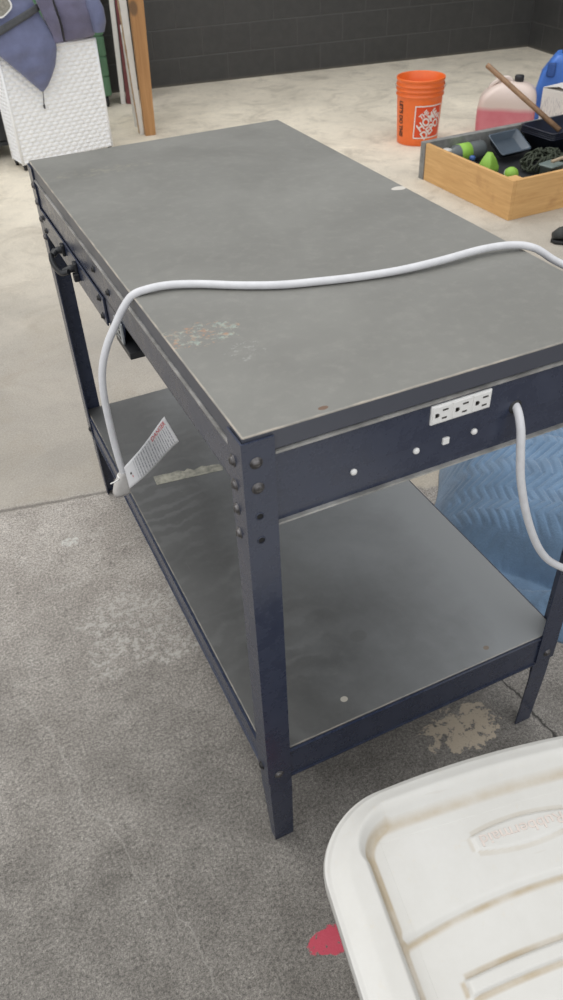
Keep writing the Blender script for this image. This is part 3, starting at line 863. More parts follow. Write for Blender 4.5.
# embossed lettering on the plate, read from the far side
tb = text_bm('Rubbermaid', 1.0, 0.03, 0.006)
xs = [v.co.x for v in tb.verts]; ys = [v.co.y for v in tb.verts]
M_EMB = mat('grimy_embossing', (0.68, 0.60, 0.55), 0.5, var=0.12, vscale=80)
sc = 0.122 / (max(xs) - min(xs))
xc = (max(xs) + min(xs)) / 2; yc = (max(ys) + min(ys)) / 2
for vv in tb.verts:
    vv.co = Vector((-(vv.co.x - xc) * sc, 0.0035 - (vv.co.y - yc) * sc * 0.85, TOTE_H + 0.005 - 0.024 + 0.0030 + (0.0010 if vv.co.z > 0 else -0.001)))
em = MB(); em.merge(tb); em.build('embossed_lettering', M_EMB, lid)
bd = MB()
bd.loft([sh_loop(0.070, 0.0), sh_loop(0.064, 0.006), sh_loop(0.045, 0.22), sh_loop(0.030, TOTE_H - 0.045), sh_loop(0.012, TOTE_H - 0.040), sh_loop(0.010, TOTE_H - 0.028), sh_loop(0.040, TOTE_H - 0.028)], True, True, True)
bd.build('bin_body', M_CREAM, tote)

# ------------------------------------------------------------------ blue moving blanket heaped beyond the shelf
BX, BY = 1.17, 0.47
def bl_R(a):
    return 0.455 + 0.05 * sin(2 * a + 0.6) + 0.025 * sin(3 * a + 1.0) + 0.018 * sin(7 * a)
def tri(x): return abs((x % 1.0) - 0.5) * 2
def bl_pt(u, v):
    a = 2 * pi * u
    R = bl_R(a)
    ca, sa = cos(a), sin(a)
    # squash on the bench side so that it lies clear of the shelf
    q = v
    x = R * q * ca * (0.90 if ca < 0 else 1.2); y = R * q * sa
    h = 0.205 * (1 - q ** 2.0) ** 0.8 if q < 1 else 0.0
    w = noise.noise(Vector((x * 4.2 + 3, y * 4.2, 0.3)))
    w2 = noise.noise(Vector((x * 9 + 1, y * 9, 4.3)))
    env = min(1, (1 - q) * 5)
    h += env * (0.055 * w + 0.022 * w2)
    # two heavy folds running across
    fd = x * 0.75 + y * 0.65
    h += env * 0.045 * (exp(-((fd + 0.245) / 0.055) ** 2) - 2.2 * exp(-((fd + 0.335) / 0.030) ** 2))
    h += env * 0.022 * (exp(-((fd - 0.05 + 0.2 * y) / 0.06) ** 2) - exp(-((fd - 0.14 + 0.2 * y) / 0.03) ** 2))
    # chevron quilting
    ph = (y * 0.8 - x * 0.6); al = (x * 0.8 + y * 0.6)
    zz = ph / 0.026 + 1.2 * tri(al / 0.10 + 0.6 * w) + 0.5 * w2
    qd = tri(zz)
    h += 0.0062 * (min(1, qd * 2.0) - 0.6) * min(1, env + 0.15)
    h = max(h, 0.012 * (1 - q) / 0.02 if q > 0.98 else 0.012)
    if q >= 0.999: h = 0.0
    return Vector((x, y, h))
bk = MB()
nu, nv = 420, 170
ctr = bk.bm.verts.new(bl_pt(0, 0))
rings = [[bk.bm.verts.new(bl_pt(i / nu, j / nv)) for i in range(nu)] for j in range(1, nv + 1)]
for i in range(nu):
    bk.bm.faces.new((ctr, rings[0][i], rings[0][(i + 1) % nu])).smooth = True
for j in range(nv - 1):
    for i in range(nu):
        bk.bm.faces.new((rings[j][i], rings[j + 1][i], rings[j + 1][(i + 1) % nu], rings[j][(i + 1) % nu])).smooth = True
bk.bm.faces.new(list(reversed(rings[-1])))
bo = bk.build('moving_blanket', M_BLANKET)
bo.location = (BX, BY, 0)
tag(bo, 'blue quilted moving blanket heaped on the concrete beside the workbench', 'blanket')

# ------------------------------------------------------------------ orange bucket
buck = empty('bucket', (2.750, 3.735, 0), 0, 'orange five-gallon plastic bucket with white printed square on the concrete', 'bucket')
BR0, BR1, BH = 0.126, 0.144, 0.372
def brad(z): return BR0 + (BR1 - BR0) * z / BH
pr = [(0.0, 0.004), (BR0 - 0.008, 0.004), (BR0 - 0.003, 0.0), (BR0, 0.006)]
for z in (0.05, 0.1, 0.15, 0.2, 0.25, 0.272): pr.append((brad(z), z))
pr += [(brad(0.274) + 0.006, 0.275), (brad(0.282) + 0.006, 0.282), (brad(0.284), 0.285), (brad(0.300), 0.300), (brad(0.302) + 0.005, 0.302), (brad(0.31) + 0.005, 0.31), (brad(0.312), 0.313),
       (brad(0.326), 0.326), (brad(0.328) + 0.005, 0.328), (brad(0.336) + 0.005, 0.336), (brad(0.338), 0.339), (brad(0.356), 0.356), (brad(0.358) + 0.004, 0.359), (brad(BH) + 0.003, 0.370), (brad(BH), BH),
       (brad(BH) - 0.004, 0.370), (brad(0.3) - 0.004, 0.30), (BR0 - 0.002, 0.02), (0.0, 0.012)]
bb = MB(); bb.lathe([(max(r, 0.0005), z) for r, z in pr], 64)
bb.build('bucket_body', M_ORANGE, buck)
view = atan2(CY - 3.735, CX - 2.750)
def on_bucket(s, z, off=0.0012, ang0=0.0):
    r = brad(z) + off
    a = view + ang0 + s / r
    return Vector((r * cos(a), r * sin(a), z))
lab0 = radians(30)
lb = MB()
hz = 0.094
lb.mi = 0
lb.grid(24, 4, lambda a, b: on_bucket((a - 0.5) * 0.188, 0.140 + (b - 0.5) * 0.188, 0.0008, lab0))
lb.mi = 1
for (a0, a1, b0, b1) in ((-1, 1, 0.93, 1), (-1, 1, -1, -0.93), (-1, -0.93, -1, 1), (0.93, 1, -1, 1)):
    lb.grid(24, 12, lambda a, b: on_bucket((a0 + (a1 - a0) * a) * hz, 0.140 + (b0 + (b1 - b0) * b) * hz, 0.0016, lab0))
lbo = lb.build('printed_square', [M_PRINTR, M_PRINTW], buck)
lt = MB()
for line, off, size in (('THE', 0.056, 0.040), ('HOME', 0.012, 0.066), ('DEPOT', -0.042, 0.066)):
    tb = text_bm(line, size, 0.0, size * 0.035)
    bmesh.ops.triangulate(tb, faces=list(tb.faces))
    long_e = [e for e in tb.edges if e.calc_length() > 0.012]
    bmesh.ops.subdivide_edges(tb, edges=long_e, cuts=2)
    bmesh.ops.triangulate(tb, faces=list(tb.faces))
    ca, sa = cos(radians(40)), sin(radians(40))
    for vv in tb.verts:
        x, y = vv.co.x * 0.82, vv.co.y + off
        x2, y2 = x * ca - y * sa, x * sa + y * ca
        vv.co = on_bucket(x2, 0.140 + y2, 0.0022, lab0)
    lt.merge(tb)
lt.build('lettering', M_PRINTW, lbo, recalc=False)
vt = MB()
tb = text_bm("LET'S DO THIS", 0.044, 0.0, 0.0018)
bmesh.ops.triangulate(tb, faces=list(tb.faces))
for vv in tb.verts:
    x, y = vv.co.x * 0.72, vv.co.y
    vv.co = on_bucket(y, 0.150 - x, 0.0016, radians(-52))
vt.merge(tb); vt.build('side_lettering', M_PRINTK, buck, recalc=False)
bl_ = MB()
hp = [Vector((brad(0.34) * 1.04 * cos(view + pi / 2 * 1.0 + q), brad(0.34) * 1.04 * sin(view + pi / 2 + q), 0.330 - 0.11 * sin(q))) for q in [pi * k / 24 for k in range(25)]]
hp = [Vector((p.x * 1.03, p.y * 1.03, p.z)) for p in hp]
bl_.tube(hp, 0.0022, 8)
bl_.build('wire_handle', M_ZINC, buck)

# ------------------------------------------------------------------ plywood crate with its clutter
CR = Vector((2.380, 2.345, 0)); CRA = radians(0.6)
crate = empty('wooden_crate', CR, CRA, 'low open plywood crate full of clutter beside the orange bucket', 'crate')
CL, CWD, CHT, CT = 1.15, 0.760, 0.192, 0.020           # x length, y width
MB().box((0, 0.0, 0.0), (CT, CWD - 0.02, CHT), 0.0015).build('side_board', M_PINE, crate)
MB().box((CT + 0.0005, 0, 0), (CL - CT - 0.0005, CT, CHT), 0.0015).build('side_board', M_PINE, crate)
MB().box((CL - CT, 0, 0), (CL, CWD - 0.02, CHT), 0.0015).build('side_board', M_PINE, crate)
gb = MB().box((-0.006, CWD - 0.0195, 0), (CL, CWD + 0.022, CHT + 0.003), 0.002).build('back_board', M_GREYWOOD, crate)
gb['label'] = 'weathered grey back board'
MB().box((CT + 0.001, CT + 0.001, 0.001), (CL - CT - 0.001, CWD - 0.021, 0.012)).build('crate_bottom', M_PINE, crate)
MB().box((CT + 0.001, CT + 0.001, 0.0125), (CT + 0.06, CT + 0.06, CHT - 0.004), 0.002).build('corner_block', M_PINE, crate)

def clutter(name, lx, ly, z, rz, label, cat, group=None):
    p = Matrix.Rotation(CRA, 4, 'Z') @ Vector((lx, ly, 0)) + CR
    return empty(name, (p.x, p.y, z), CRA + rz, label, cat, group)

M_SMOKE = mat('smoky_blue_plastic', (0.085, 0.11, 0.14), 0.25, var=0.2)
M_NAVYT = mat('navy_black_tub', (0.012, 0.016, 0.032), 0.32, var=0.3)
M_GREYB = mat('grey_bottle_plastic', (0.115, 0.13, 0.135), 0.35, var=0.25)
M_LIME = mat('lime_green', (0.30, 0.56, 0.075), 0.6, var=0.25, vscale=14)
M_NET = mat('dark_green_net', (0.050, 0.062, 0.038), 0.75, var=0.5, vscale=30)
M_PACK = mat('white_packaging', (0.62, 0.62, 0.60), 0.45, var=0.2, vscale=20)
M_BLUEC = mat('blue_bottle_plastic', (0.045, 0.12, 0.38), 0.35, var=0.2)
M_GLASSY = mat('grey_green_tub', (0.20, 0.25, 0.235), 0.3, var=0.3)
M_TAN = mat('tan_lath', (0.46, 0.36, 0.25), 0.6, var=0.25)

# grey bottle on its side with a lime band, against the back board
b = clutter('plastic_bottle', 0.08, 0.680, 0.050, 0.0, 'grey plastic bottle lying in the crate, lime label round it', 'bottle')
mb = MB(); mb.lathe([(0.002, 0.0), (0.020, 0.0), (0.022, 0.03), (0.030, 0.045), (0.047, 0.075), (0.048, 0.25), (0.044, 0.262), (0.002, 0.264)], 28, (0, 0, 0), 'X')
bo_ = mb.build('bottle_body', M_GREYB, b)
mb = MB(); mb.lathe([(0.0475, 0.095), (0.0492, 0.096), (0.0492, 0.165), (0.0475, 0.166)], 28, (0, 0, 0), 'X', False, False); mb.build('bottle_label', M_LIME, b)
b.location.z = 0.126
# a folded dark tarp carries the things above the crate bottom
tp = clutter('folded_tarp', 0.07, 0.33, 0.0125, 0.0, 'dark folded tarp lying under the clutter in the crate', 'tarp')
mb = MB()
def tarp_top(u, v):
    x, y = u * 0.98, (v - 0.5) * 0.72 + 0.05
    k = min(1, 12 * min(u, 1 - u, v, 1 - v))
    return Vector((x, y, 0.004 + k * (0.058 + 0.006 * noise.noise(Vector((x * 9, y * 9, 0))))))
mb.grid(60, 44, tarp_top)
tpo = mb.build('tarp_cloth', mat('black_tarp', (0.022, 0.024, 0.028), 0.5, var=0.4), tp)
sd = tpo.modifiers.new('thick', 'SOLIDIFY'); sd.thickness = 0.004; sd.offset = -1
# small grey jar in the corner
b = clutter('jar', 0.075, 0.655, 0.083, 0.3, 'small pale grey jar in the near corner beside the bottle', 'jar')
b.location = (Matrix.Rotation(CRA, 4, 'Z') @ Vector((0.066, 0.635, 0)) + CR); b.location.z = 0.077
mb = MB(); mb.lathe([(0.002, 0), (0.026, 0), (0.028, 0.006), (0.028, 0.07), (0.022, 0.078), (0.002, 0.079)], 24); mb.build('jar_body', M_GREYB, b)
mb = MB(); mb.lathe([(0.025, 0.0795), (0.025, 0.098), (0.022, 0.101), (0.002, 0.101)], 24); mb.build('jar_lid', M_PACK, b)
# smoky plastic tray leaning on the back board
b = clutter('plastic_tray', 0.47, 0.640, 0.078, 0.06, 'smoky blue plastic tray tilted against the crate back board', 'tray')
mb = MB()
def rr(w, d, r, z, n=8):
    out = []
    for cx, cy, a0 in ((w - r, d - r, 0), (-w + r, d - r, pi / 2), (-w + r, -d + r, pi), (w - r, -d + r, 1.5 * pi)):
        out += [Vector((cx + r * cos(a0 + pi / 2 * i / n), cy + r * sin(a0 + pi / 2 * i / n), z)) for i in range(n + 1)]
    return out
lp = [[p * 0.78 for p in l] for l in (rr(0.11, 0.075, 0.02, 0), rr(0.13, 0.09, 0.02, 0.05), rr(0.14, 0.10, 0.02, 0.051), rr(0.14, 0.10, 0.02, 0.056), rr(0.127, 0.087, 0.02, 0.055), rr(0.107, 0.072, 0.02, 0.006))]
mb.loft(lp)
tr = mb.build('tray_shell', M_SMOKE, b); tr.rotation_euler = (radians(30), 0, 0); tr.location = (0, -0.01, 0.045)
# black tub with a ribbed rim
b = clutter('plastic_tub', 0.815, 0.600, 0.078, 0.05, 'navy black plastic tub with ribbed rim, tallest thing in the crate', 'tub')
mb = MB()
lp = [rr(0.15, 0.12, 0.03, 0), rr(0.175, 0.14, 0.03, 0.105)]
for k in range(3):
    z = 0.106 + k * 0.012
    lp += [rr(0.186, 0.15, 0.03, z), rr(0.186, 0.15, 0.03, z + 0.007), rr(0.179, 0.144, 0.03, z + 0.008), rr(0.179, 0.144, 0.03, z + 0.0115)]
lp += [rr(0.188, 0.152, 0.03, 0.143), rr(0.188, 0.152, 0.03, 0.150), rr(0.176, 0.140, 0.03, 0.149), rr(0.150, 0.118, 0.03, 0.010)]
mb.loft([[Vector((p.x, p.y * 0.88, p.z * 0.86)) for p in l] for l in lp]); mb.build('tub_shell', M_NAVYT, b)
# tangled dark green net
b = clutter('cargo_net', 0.52, 0.36, 0.078, 0, 'dark green tangled net heaped in the middle of the crate', 'net')
mb = MB()
rnd = random.Random(3)
for k in range(46):
    a = rnd.random() * 2 * pi; pts = []
    px, py = 0.09 * (rnd.random() - .5), 0.09 * (rnd.random() - .5)
    for q in range(9):
        a += (rnd.random() - 0.5) * 1.9
        px += 0.026 * cos(a); py += 0.026 * sin(a)
        r2 = min(1.0, math.hypot(px / 0.145, py / 0.125))
        if r2 >= 1.0: px *= 0.8; py *= 0.8
        pts.append((px, py, 0.010 + 0.085 * sqrt(max(0, 1 - r2 ** 2)) * (0.55 + 0.5 * rnd.random())))
    mb.tube(smooth_path(pts, 4), 0.0058, 6)
no = mb.build('net_cord', M_NET, b)
# green sponge, lime ball
b = clutter('sponge', 0.190, 0.43, 0.078, 0.4, 'bright green wedge sponge poking up in the crate', 'sponge')
mb = MB()
mb.loft([rr(0.055, 0.040, 0.012, 0), rr(0.056, 0.041, 0.014, 0.035), rr(0.036, 0.030, 0.012, 0.075), rr(0.010, 0.014, 0.006, 0.112)])
mb.build('sponge_foam', M_LIME, b)
b = clutter('ball', 0.215, 0.27, 0.0775, 0, 'lime green ball near the front corner of the crate', 'ball')
mb = MB(); mb.lathe([(max(0.001, 0.038 * sin(pi * k / 16)), 0.038 - 0.038 * cos(pi * k / 16)) for k in range(17)], 28); mb.build('ball_skin', M_LIME, b)
mb = MB(); mb.tube([Vector((0.0382 * cos(q), 0.0382 * sin(q) * 0.8, 0.038 + 0.0382 * sin(q) * 0.6)) for q in [2 * pi * k / 32 for k in range(33)]], 0.0012, 6, cap=False)
mb.build('ball_seam', M_PACK, b)
# grey-green tubs, blue-capped bottle, white package, tan lath, blue spray bottle
for lx, ly, rz, labl in ((0.415, 0.20, 0.2, 'grey green plastic tub right of the lime ball'),):
    b = clutter('small_tub', lx, ly, 0.0775, rz, labl, 'tub')
    mb = MB(); mb.loft([rr(0.045, 0.035, 0.012, 0), rr(0.052, 0.042, 0.014, 0.070), rr(0.056, 0.046, 0.014, 0.071), rr(0.056, 0.046, 0.014, 0.079), rr(0.05, 0.04, 0.012, 0.080)])
    mb.build('tub_shell', M_GLASSY, b)
b = clutter('squeeze_bottle', 0.135, 0.50, 0.0775, 0, 'dark squeeze bottle with blue cap beside the sponge', 'bottle')
mb = MB(); mb.lathe([(0.002, 0), (0.030, 0), (0.032, 0.01), (0.032, 0.05), (0.014, 0.065)], 24); mb.build('bottle_body', M_NAVYT, b)
mb = MB(); mb.lathe([(0.016, 0.0655), (0.016, 0.083), (0.008, 0.088), (0.001, 0.089)], 20); mb.build('bottle_cap', M_BLUEC, b)
b = clutter('parcel', 0.62, 0.145, 0.0775, 0.06, 'white wrapped package just inside the front board of the crate', 'package')
mb = MB(); mb.box((-0.13, -0.065, 0), (0.13, 0.065, 0.085), 0.012, 3); mb.build('wrapping', M_PACK, b)
mb = MB(); mb.box((-0.0125, -0.066, 0.0855), (0.0125, 0.066, 0.0865), 0.0003); mb.build('packing_tape', M_GLASSY, b)
b = clutter('spray_bottle', 0.66, 0.30, 0.122, 0.0, 'blue spray bottle lying behind the white package', 'bottle')
mb = MB(); mb.lathe([(0.002, 0), (0.036, 0), (0.040, 0.01), (0.040, 0.12), (0.020, 0.155), (0.014, 0.17)], 24, (0, 0, 0), 'X'); mb.build('bottle_body', M_BLUEC, b)
mb = MB(); mb.box((0.1705, -0.016, -0.014), (0.215, 0.016, 0.020), 0.004); mb.box((0.185, -0.008, 0.02), (0.200, 0.008, 0.05), 0.003); mb.build('spray_trigger', M_PACK, b)
b.location.z = 0.122
p = Matrix.Rotation(CRA, 4, 'Z') @ Vector((0.52, 0.23, 0)) + CR
mb = MB(); mb.box((-0.10, -0.010, 0), (0.12, 0.010, 0.010), 0.002)
lath = mb.build('wood_lath', M_TAN)
lath.location = (p.x, p.y, 0.158); lath.rotation_euler = (0, 0, CRA + 0.22)
tag(lath, 'short tan wooden lath lying over the clutter in the crate', 'stick')

# wooden handle leaning out over the back of the crate
sa, sb = Vector((2.971, 3.400, 0.457)), Vector((3.170, 2.935, 0.178))
mb = MB(); 
d_ = (sb - sa)
mb.tube([sa - sa, d_ * 0.01, d_ * 0.5, d_], [0.0125, 0.0145, 0.0145, 0.0145], 14)
stk = mb.build('wooden_stick', M_STICK)
stk.location = sa
tag(stk, 'long brown wooden stick leaning over the back of the crate', 'stick')

# ------------------------------------------------------------------ translucent jug with pink liquid
jug = empty('plastic_jug', (3.295, 3.57, 0), atan2(CY - 3.6, CX - 3.285) + pi / 2, 'large translucent plastic jug of pink liquid behind the crate', 'jug')
M_JUGW = mat('milky_plastic', (0.72, 0.62, 0.56), 0.35, var=0.1, vscale=10)
g = NG('milky_plastic_with_pink_liquid', 0.35)
lv = g.rng(g.math('ADD', g.z, g.math('MULTIPLY', g.noise(4, 2), 0.04)), 0.165, 0.195)
g.col(g.mix(lv, g.mix(g.rng(g.noise(6, 3), 0.35, 0.65), (0.60, 0.17, 0.21), (0.66, 0.24, 0.27)), (0.70, 0.58, 0.52)))
M_JUG = g.m
mb = MB()
lp = []
for z, w, d, r in ((0.0, 0.150, 0.09, 0.04), (0.008, 0.163, 0.10, 0.045), (0.10, 0.170, 0.105, 0.05), (0.22, 0.168, 0.105, 0.05), (0.27, 0.155, 0.10, 0.05), (0.31, 0.125, 0.085, 0.05), (0.335, 0.085, 0.06, 0.04), (0.350, 0.040, 0.035, 0.03)):
    off = 0.03 * sstep(0.22, 0.35, z)
    lp.append([p + Vector((off, 0, z * 0.88)) for p in rr(w * 1.06, d, r, 0, 6)])
# hand hollow on the front face
for l in lp:
    for p in l:
        if p.y < 0:
            k = exp(-((p.x + 0.085) / 0.055) ** 2 - ((p.z - 0.115) / 0.05) ** 2)
            p.y += 0.035 * k
mb.loft(lp)
jb = mb.build('jug_body', M_JUG, jug)
ms = jb.modifiers.new('smooth', 'SUBSURF'); ms.levels = 2; ms.render_levels = 2
mb = MB(); mb.lathe([(0.026, 0.300), (0.026, 0.306), (0.028, 0.307), (0.028, 0.334), (0.024, 0.339), (0.002, 0.340)], 24, (0.055, 0, 0))
mb.build('jug_cap', M_BLACKP, jug)
mb = MB(); mb.tube(smooth_path([(0.015, 0, 0.302), (-0.01, 0, 0.322), (-0.055, 0, 0.318), (-0.10, 0, 0.285), (-0.115, 0, 0.262)], 6), 0.013, 12)
mb.build('jug_handle', M_JUGW, jug)
mb = MB(); mb.lathe([(max(0.001, 0.035 * sin(pi * k / 14)), -0.0 + 0.012 * cos(pi * k / 14)) for k in range(15)], 24, (-0.085, -0.082, 0.115), 'Y')
mb.build('hand_hollow', mat('deep_pink_plastic', (0.52, 0.06, 0.10), 0.4, var=0.1), jug)

# blue water can, white carton and pale blue box at the right edge
can = empty('water_can', (3.735, 3.66, 0), atan2(CY - 3.66, CX - 3.735) + pi / 2, 'bright blue plastic water can behind the white carton', 'water can')
mb = MB()
M_BLUEW = mat('bright_blue_plastic', (0.075, 0.21, 0.66), 0.4, var=0.15)
lp = []
for z, w, off in ((0, 0.100, 0), (0.01, 0.11, 0), (0.16, 0.115, 0), (0.29, 0.100, 0.012), (0.355, 0.075, 0.03), (0.40, 0.055, 0.045)):
    lp.append([p + Vector((off, 0, z)) for p in rr(w, 0.09, 0.03, 0, 6)])
mb.loft(lp); mb.build('can_body', M_BLUEW, can)
mb = MB(); mb.lathe([(0.026, 0.4005), (0.026, 0.43), (0.022, 0.434), (0.002, 0.434)], 20, (0.045, 0, 0)); mb.build('can_cap', M_BLACKP, can)
mb = MB(); mb.box((-0.055, -0.103, 0.28), (-0.005, -0.094, 0.36), 0.008); mb.build('grip_patch', M_BLUEC, can)
blx = empty('storage_box', (4.11, 3.56, 0), 0.2, 'pale grey blue plastic box at the right edge beyond the water can', 'box')
mb = MB(); mb.loft([rr(0.15, 0.12, 0.02, 0), rr(0.165, 0.135, 0.02, 0.36), rr(0.175, 0.145, 0.02, 0.361), rr(0.175, 0.145, 0.02, 0.385), rr(0.165, 0.135, 0.02, 0.39)])
mb.build('box_shell', mat('pale_blue_plastic', (0.20, 0.30, 0.40), 0.4, var=0.15), blx)
crt = empty('carton', (3.615, 3.300, 0), radians(8), 'white printed cardboard carton behind the right of the crate', 'carton')
g = NG('white_printed_card', 0.6)
pv = g.noise(1.0, 3, 0.7, vec=g.mapped((90, 90, 30)))
pm = g.math('MULTIPLY', g.rng(pv, 0.5, 0.58), g.math('MULTIPLY', g.rng(g.z, 0.12, 0.13), g.rng(g.z, 0.24, 0.25, 1, 0)))
g.col(g.mix(g.math('MULTIPLY', pm, 0.4), (0.72, 0.69, 0.65), (0.30, 0.28, 0.32)))
M_CARD = g.m
mb = MB(); mb.box((-0.19, -0.12, 0), (0.19, 0.12, 0.285), 0.002); mb.build('carton_body', M_CARD, crt)
for (y0, y1, an) in ((-0.12, 0.0, 10), (0.12, 0.0, -10)):
    f = MB(); f.box((-0.19, min(0, y1 - y0), -0.001), (0.19, max(0, y1 - y0), 0.002)); fo = f.build('flap', M_CARD, crt)
    fo.location = (0, y0, 0.287); fo.rotation_euler = (radians(an), 0, 0)

# dark shoe at the right edge
shoe = empty('shoe', (2.475, 1.985, 0), radians(-25), 'dark grey shoe on the concrete at the right edge past the workbench', 'shoe')
mb = MB()
lp = []
for t, w, h in ((0.0, 0.018, 0.03), (0.03, 0.036, 0.05), (0.10, 0.044, 0.062), (0.15, 0.042, 0.085), (0.20, 0.036, 0.10), (0.25, 0.034, 0.10), (0.28, 0.022, 0.08)):
    lp.append([Vector((t - 0.10, w * cos(q), 0.018 + max(0, h * (0.5 + 0.5 * sin(q))))) for q in [2 * pi * k / 20 for k in range(20)]])
mb.loft(lp)
M_SHOE = mat('dark_grey_knit', (0.045, 0.048, 0.045), 0.8, var=0.4, vscale=60)
mb.build('shoe_upper', M_SHOE, shoe)
mb = MB(); mb.loft([[Vector((x, y, z)) for x, y in [(-0.105, 0), (-0.09, 0.03), (-0.03, 0.047), (0.05, 0.046), (0.13, 0.038), (0.175, 0.03), (0.185, 0), (0.175, -0.03), (0.13, -0.038), (0.05, -0.046), (-0.03, -0.047), (-0.09, -0.03)]] for z in (0.0, 0.0175)])
mb.build('shoe_sole', M_RUBBER, shoe)
mb = MB()
for k in range(4): mb.tube([(-0.035 + k * 0.028, -0.026, 0.071 + k * 0.008), (-0.035 + k * 0.028, 0, 0.085 + k * 0.009), (-0.035 + k * 0.028, 0.026, 0.071 + k * 0.008)], 0.003, 6)
mb.build('laces', M_NET, shoe)

# ------------------------------------------------------------------ white wicker hamper with garments on it
HA = atan2(0.17, 0.985)
HO = Vector((0.412, 4.470, 0))
ham = empty('wicker_hamper', HO, HA, 'white woven wicker hamper behind the far end of the workbench', 'hamper')
HWd, HDp, HHt, HZ = 0.592, 0.17, 0.634, 0.036
def weave(a, z):
    ra = a / 0.046; rz_ = z / 0.024
    row = math.floor(rz_)
    fx = (ra + 0.5 * (row % 2)) % 1.0; fz = rz_ % 1.0
    return 0.0075 * sin(pi * fx) * sin(pi * fz)
mb = MB()
mb.grid(150, 282, lambda u, v: Vector((u * HWd, -weave(u * HWd, v * HHt), HZ + v * (HHt - HZ))))
mb.grid(105, 282, lambda u, v: Vector((-weave(u * HDp, v * HHt), u * HDp, HZ + v * (HHt - HZ))))
mb.grid(105, 282, lambda u, v: Vector((HWd + weave(u * HDp, v * HHt), u * HDp, HZ + v * (HHt - HZ))))
mb.grid(8, 8, lambda u, v: Vector((u * HWd, HDp, HZ + v * (HHt - HZ))))
mb.grid(2, 2, lambda u, v: Vector((u * HWd, v * HDp, HZ + 0.001)))
mb.build('woven_body', M_WICKER, ham, recalc=False)
mb = MB()
for (x0, y0, x1, y1) in ((0, 0, HWd, 0), (0, HDp, HWd, HDp), (0, 0, 0, HDp), (HWd, 0, HWd, HDp)):
    mb.tube([(x0, y0, HHt), (x1, y1, HHt)], 0.0085, 10)
for (x0, y0) in ((0, 0), (HWd, 0), (0, HDp), (HWd, HDp)):
    mb.tube([(x0, y0, HZ), (x0, y0, HHt)], 0.0085, 10)
mb.build('hamper_frame', M_WICKER, ham)
mb = MB(); mb.box((0.002, 0.002, HHt - 0.012), (HWd - 0.002, HDp - 0.002, HHt + 0.002), 0.003); mb.build('hamper_lid', M_WICKER, ham)
for x0 in (0.012, HWd - 0.012):
    for y0 in (0.012, HDp - 0.012):
        mb = MB(); mb.lathe([(0.004, x0 - 0.008), (0.013, x0 - 0.008), (0.015, x0 - 0.005), (0.015, x0 + 0.005), (0.013, x0 + 0.008), (0.004, x0 + 0.008)], 16, (0, y0, 0.015), 'X')
        mb.box((x0 - 0.011, y0 - 0.006, 0.020), (x0 + 0.011, y0 + 0.006, HZ + 0.002), 0.002)
        mb.build('caster', M_RUBBER, ham)

def lump(p, amp, sc, seed=0.0):
    return amp * noise.noise(Vector((p.x * sc + seed, p.y * sc, p.z * sc)))
# blue hooded jacket: bundle on top, hood hanging down the front
jk = empty('hooded_jacket', HO + Vector((0, 0, HHt + 0.006)), HA, 'blue hooded jacket slung over the hamper, hood hanging down its front', 'jacket')
ZB = HHt + 0.006
def rows(tbl, n=26, seed=0.0):
    """loft in hamper space: tbl rows are (z, a_left, a_right, b_front, b_back)"""
    out = []
    for z, l, r, bf, bk_ in tbl:
        lp = []
        for k in range(n):
            q = 2 * pi * k / n
            cx = (abs(cos(q)) ** 0.75) * (1 if cos(q) > 0 else -1); cy = (abs(sin(q)) ** 0.75) * (1 if sin(q) > 0 else -1)
            p = Vector(((l + r) / 2 + (r - l) / 2 * cx, (bf + bk_) / 2 + (bk_ - bf) / 2 * cy, z))
            p.y += lump(p, 0.012, 14, seed) * (1 if cy < 0 else 0)
            lp.append(p - Vector((0, 0, ZB)))
        out.append(lp)
    return out
def interp(tbl, m=5):
    ks = [Vector(t[:3]).to_4d() for t in tbl]
    out = []
    for a, b in zip(tbl[:-1], tbl[1:]):
        for i in range(m):
            t = i / m
            out.append(tuple(x + (y - x) * t for x, y in zip(a, b)))
    out.append(tbl[-1])
    return out
hood = interp([(0.418, 0.196, 0.212, -0.034, -0.016), (0.44, 0.175, 0.232, -0.050, -0.014), (0.49, 0.128, 0.272, -0.066, -0.013), (0.535, 0.086, 0.300, -0.074, -0.013),
               (0.585, 0.040, 0.322, -0.076, -0.013), (0.625, 0.000, 0.334, -0.076, -0.013), (0.655, -0.030, 0.336, -0.074, -0.012), (0.70, -0.075, 0.325, -0.066, 0.0), (0.76, -0.10, 0.300, -0.05, 0.02), (0.84, -0.11, 0.275, -0.03, 0.05), (0.90, -0.08, 0.250, 0.01, 0.08)])
mb = MB(); mb.loft(rows(hood, 40, 2.0)); hoodo = mb.build('hood', M_DENIM, jk)
body = interp([(ZB + 0.001, 0.03, 0.33, 0.01, 0.16), (ZB + 0.03, 0.0, 0.320, -0.005, 0.19), (ZB + 0.12, -0.02, 0.312, -0.005, 0.19), (ZB + 0.22, 0.0, 0.29, 0.01, 0.18), (ZB + 0.28, 0.06, 0.26, 0.04, 0.15)])
mb = MB(); mb.loft(rows(body, 40, 5.0)); mb.build('jacket_body', M_DENIM, jk)
mb = MB()
sp0, sp1 = Vector((-0.06, -0.082, 0.722)), Vector((0.285, -0.058, 0.832))
def strap_pt(u, v):
    p = sp0.lerp(sp1, u); p.z += (v - 0.5) * 0.036
    # follow the hood's bulge
    bfr = -0.078 + 0.040 * sstep(0.69, 0.84, p.z)
    w = (u - 0.5) * 2
    p.y = bfr - 0.004 + 0.020 * w * w * w * w
    return p - Vector((0, 0, ZB))
mb.grid(20, 3, strap_pt)
so = mb.build('webbing_strap', M_STRAP, jk); sd = so.modifiers.new('thick', 'SOLIDIFY'); sd.thickness = 0.003; sd.offset = 0
mb = MB()
bx0 = Vector((0.058, -0.064, 0.866 - ZB))
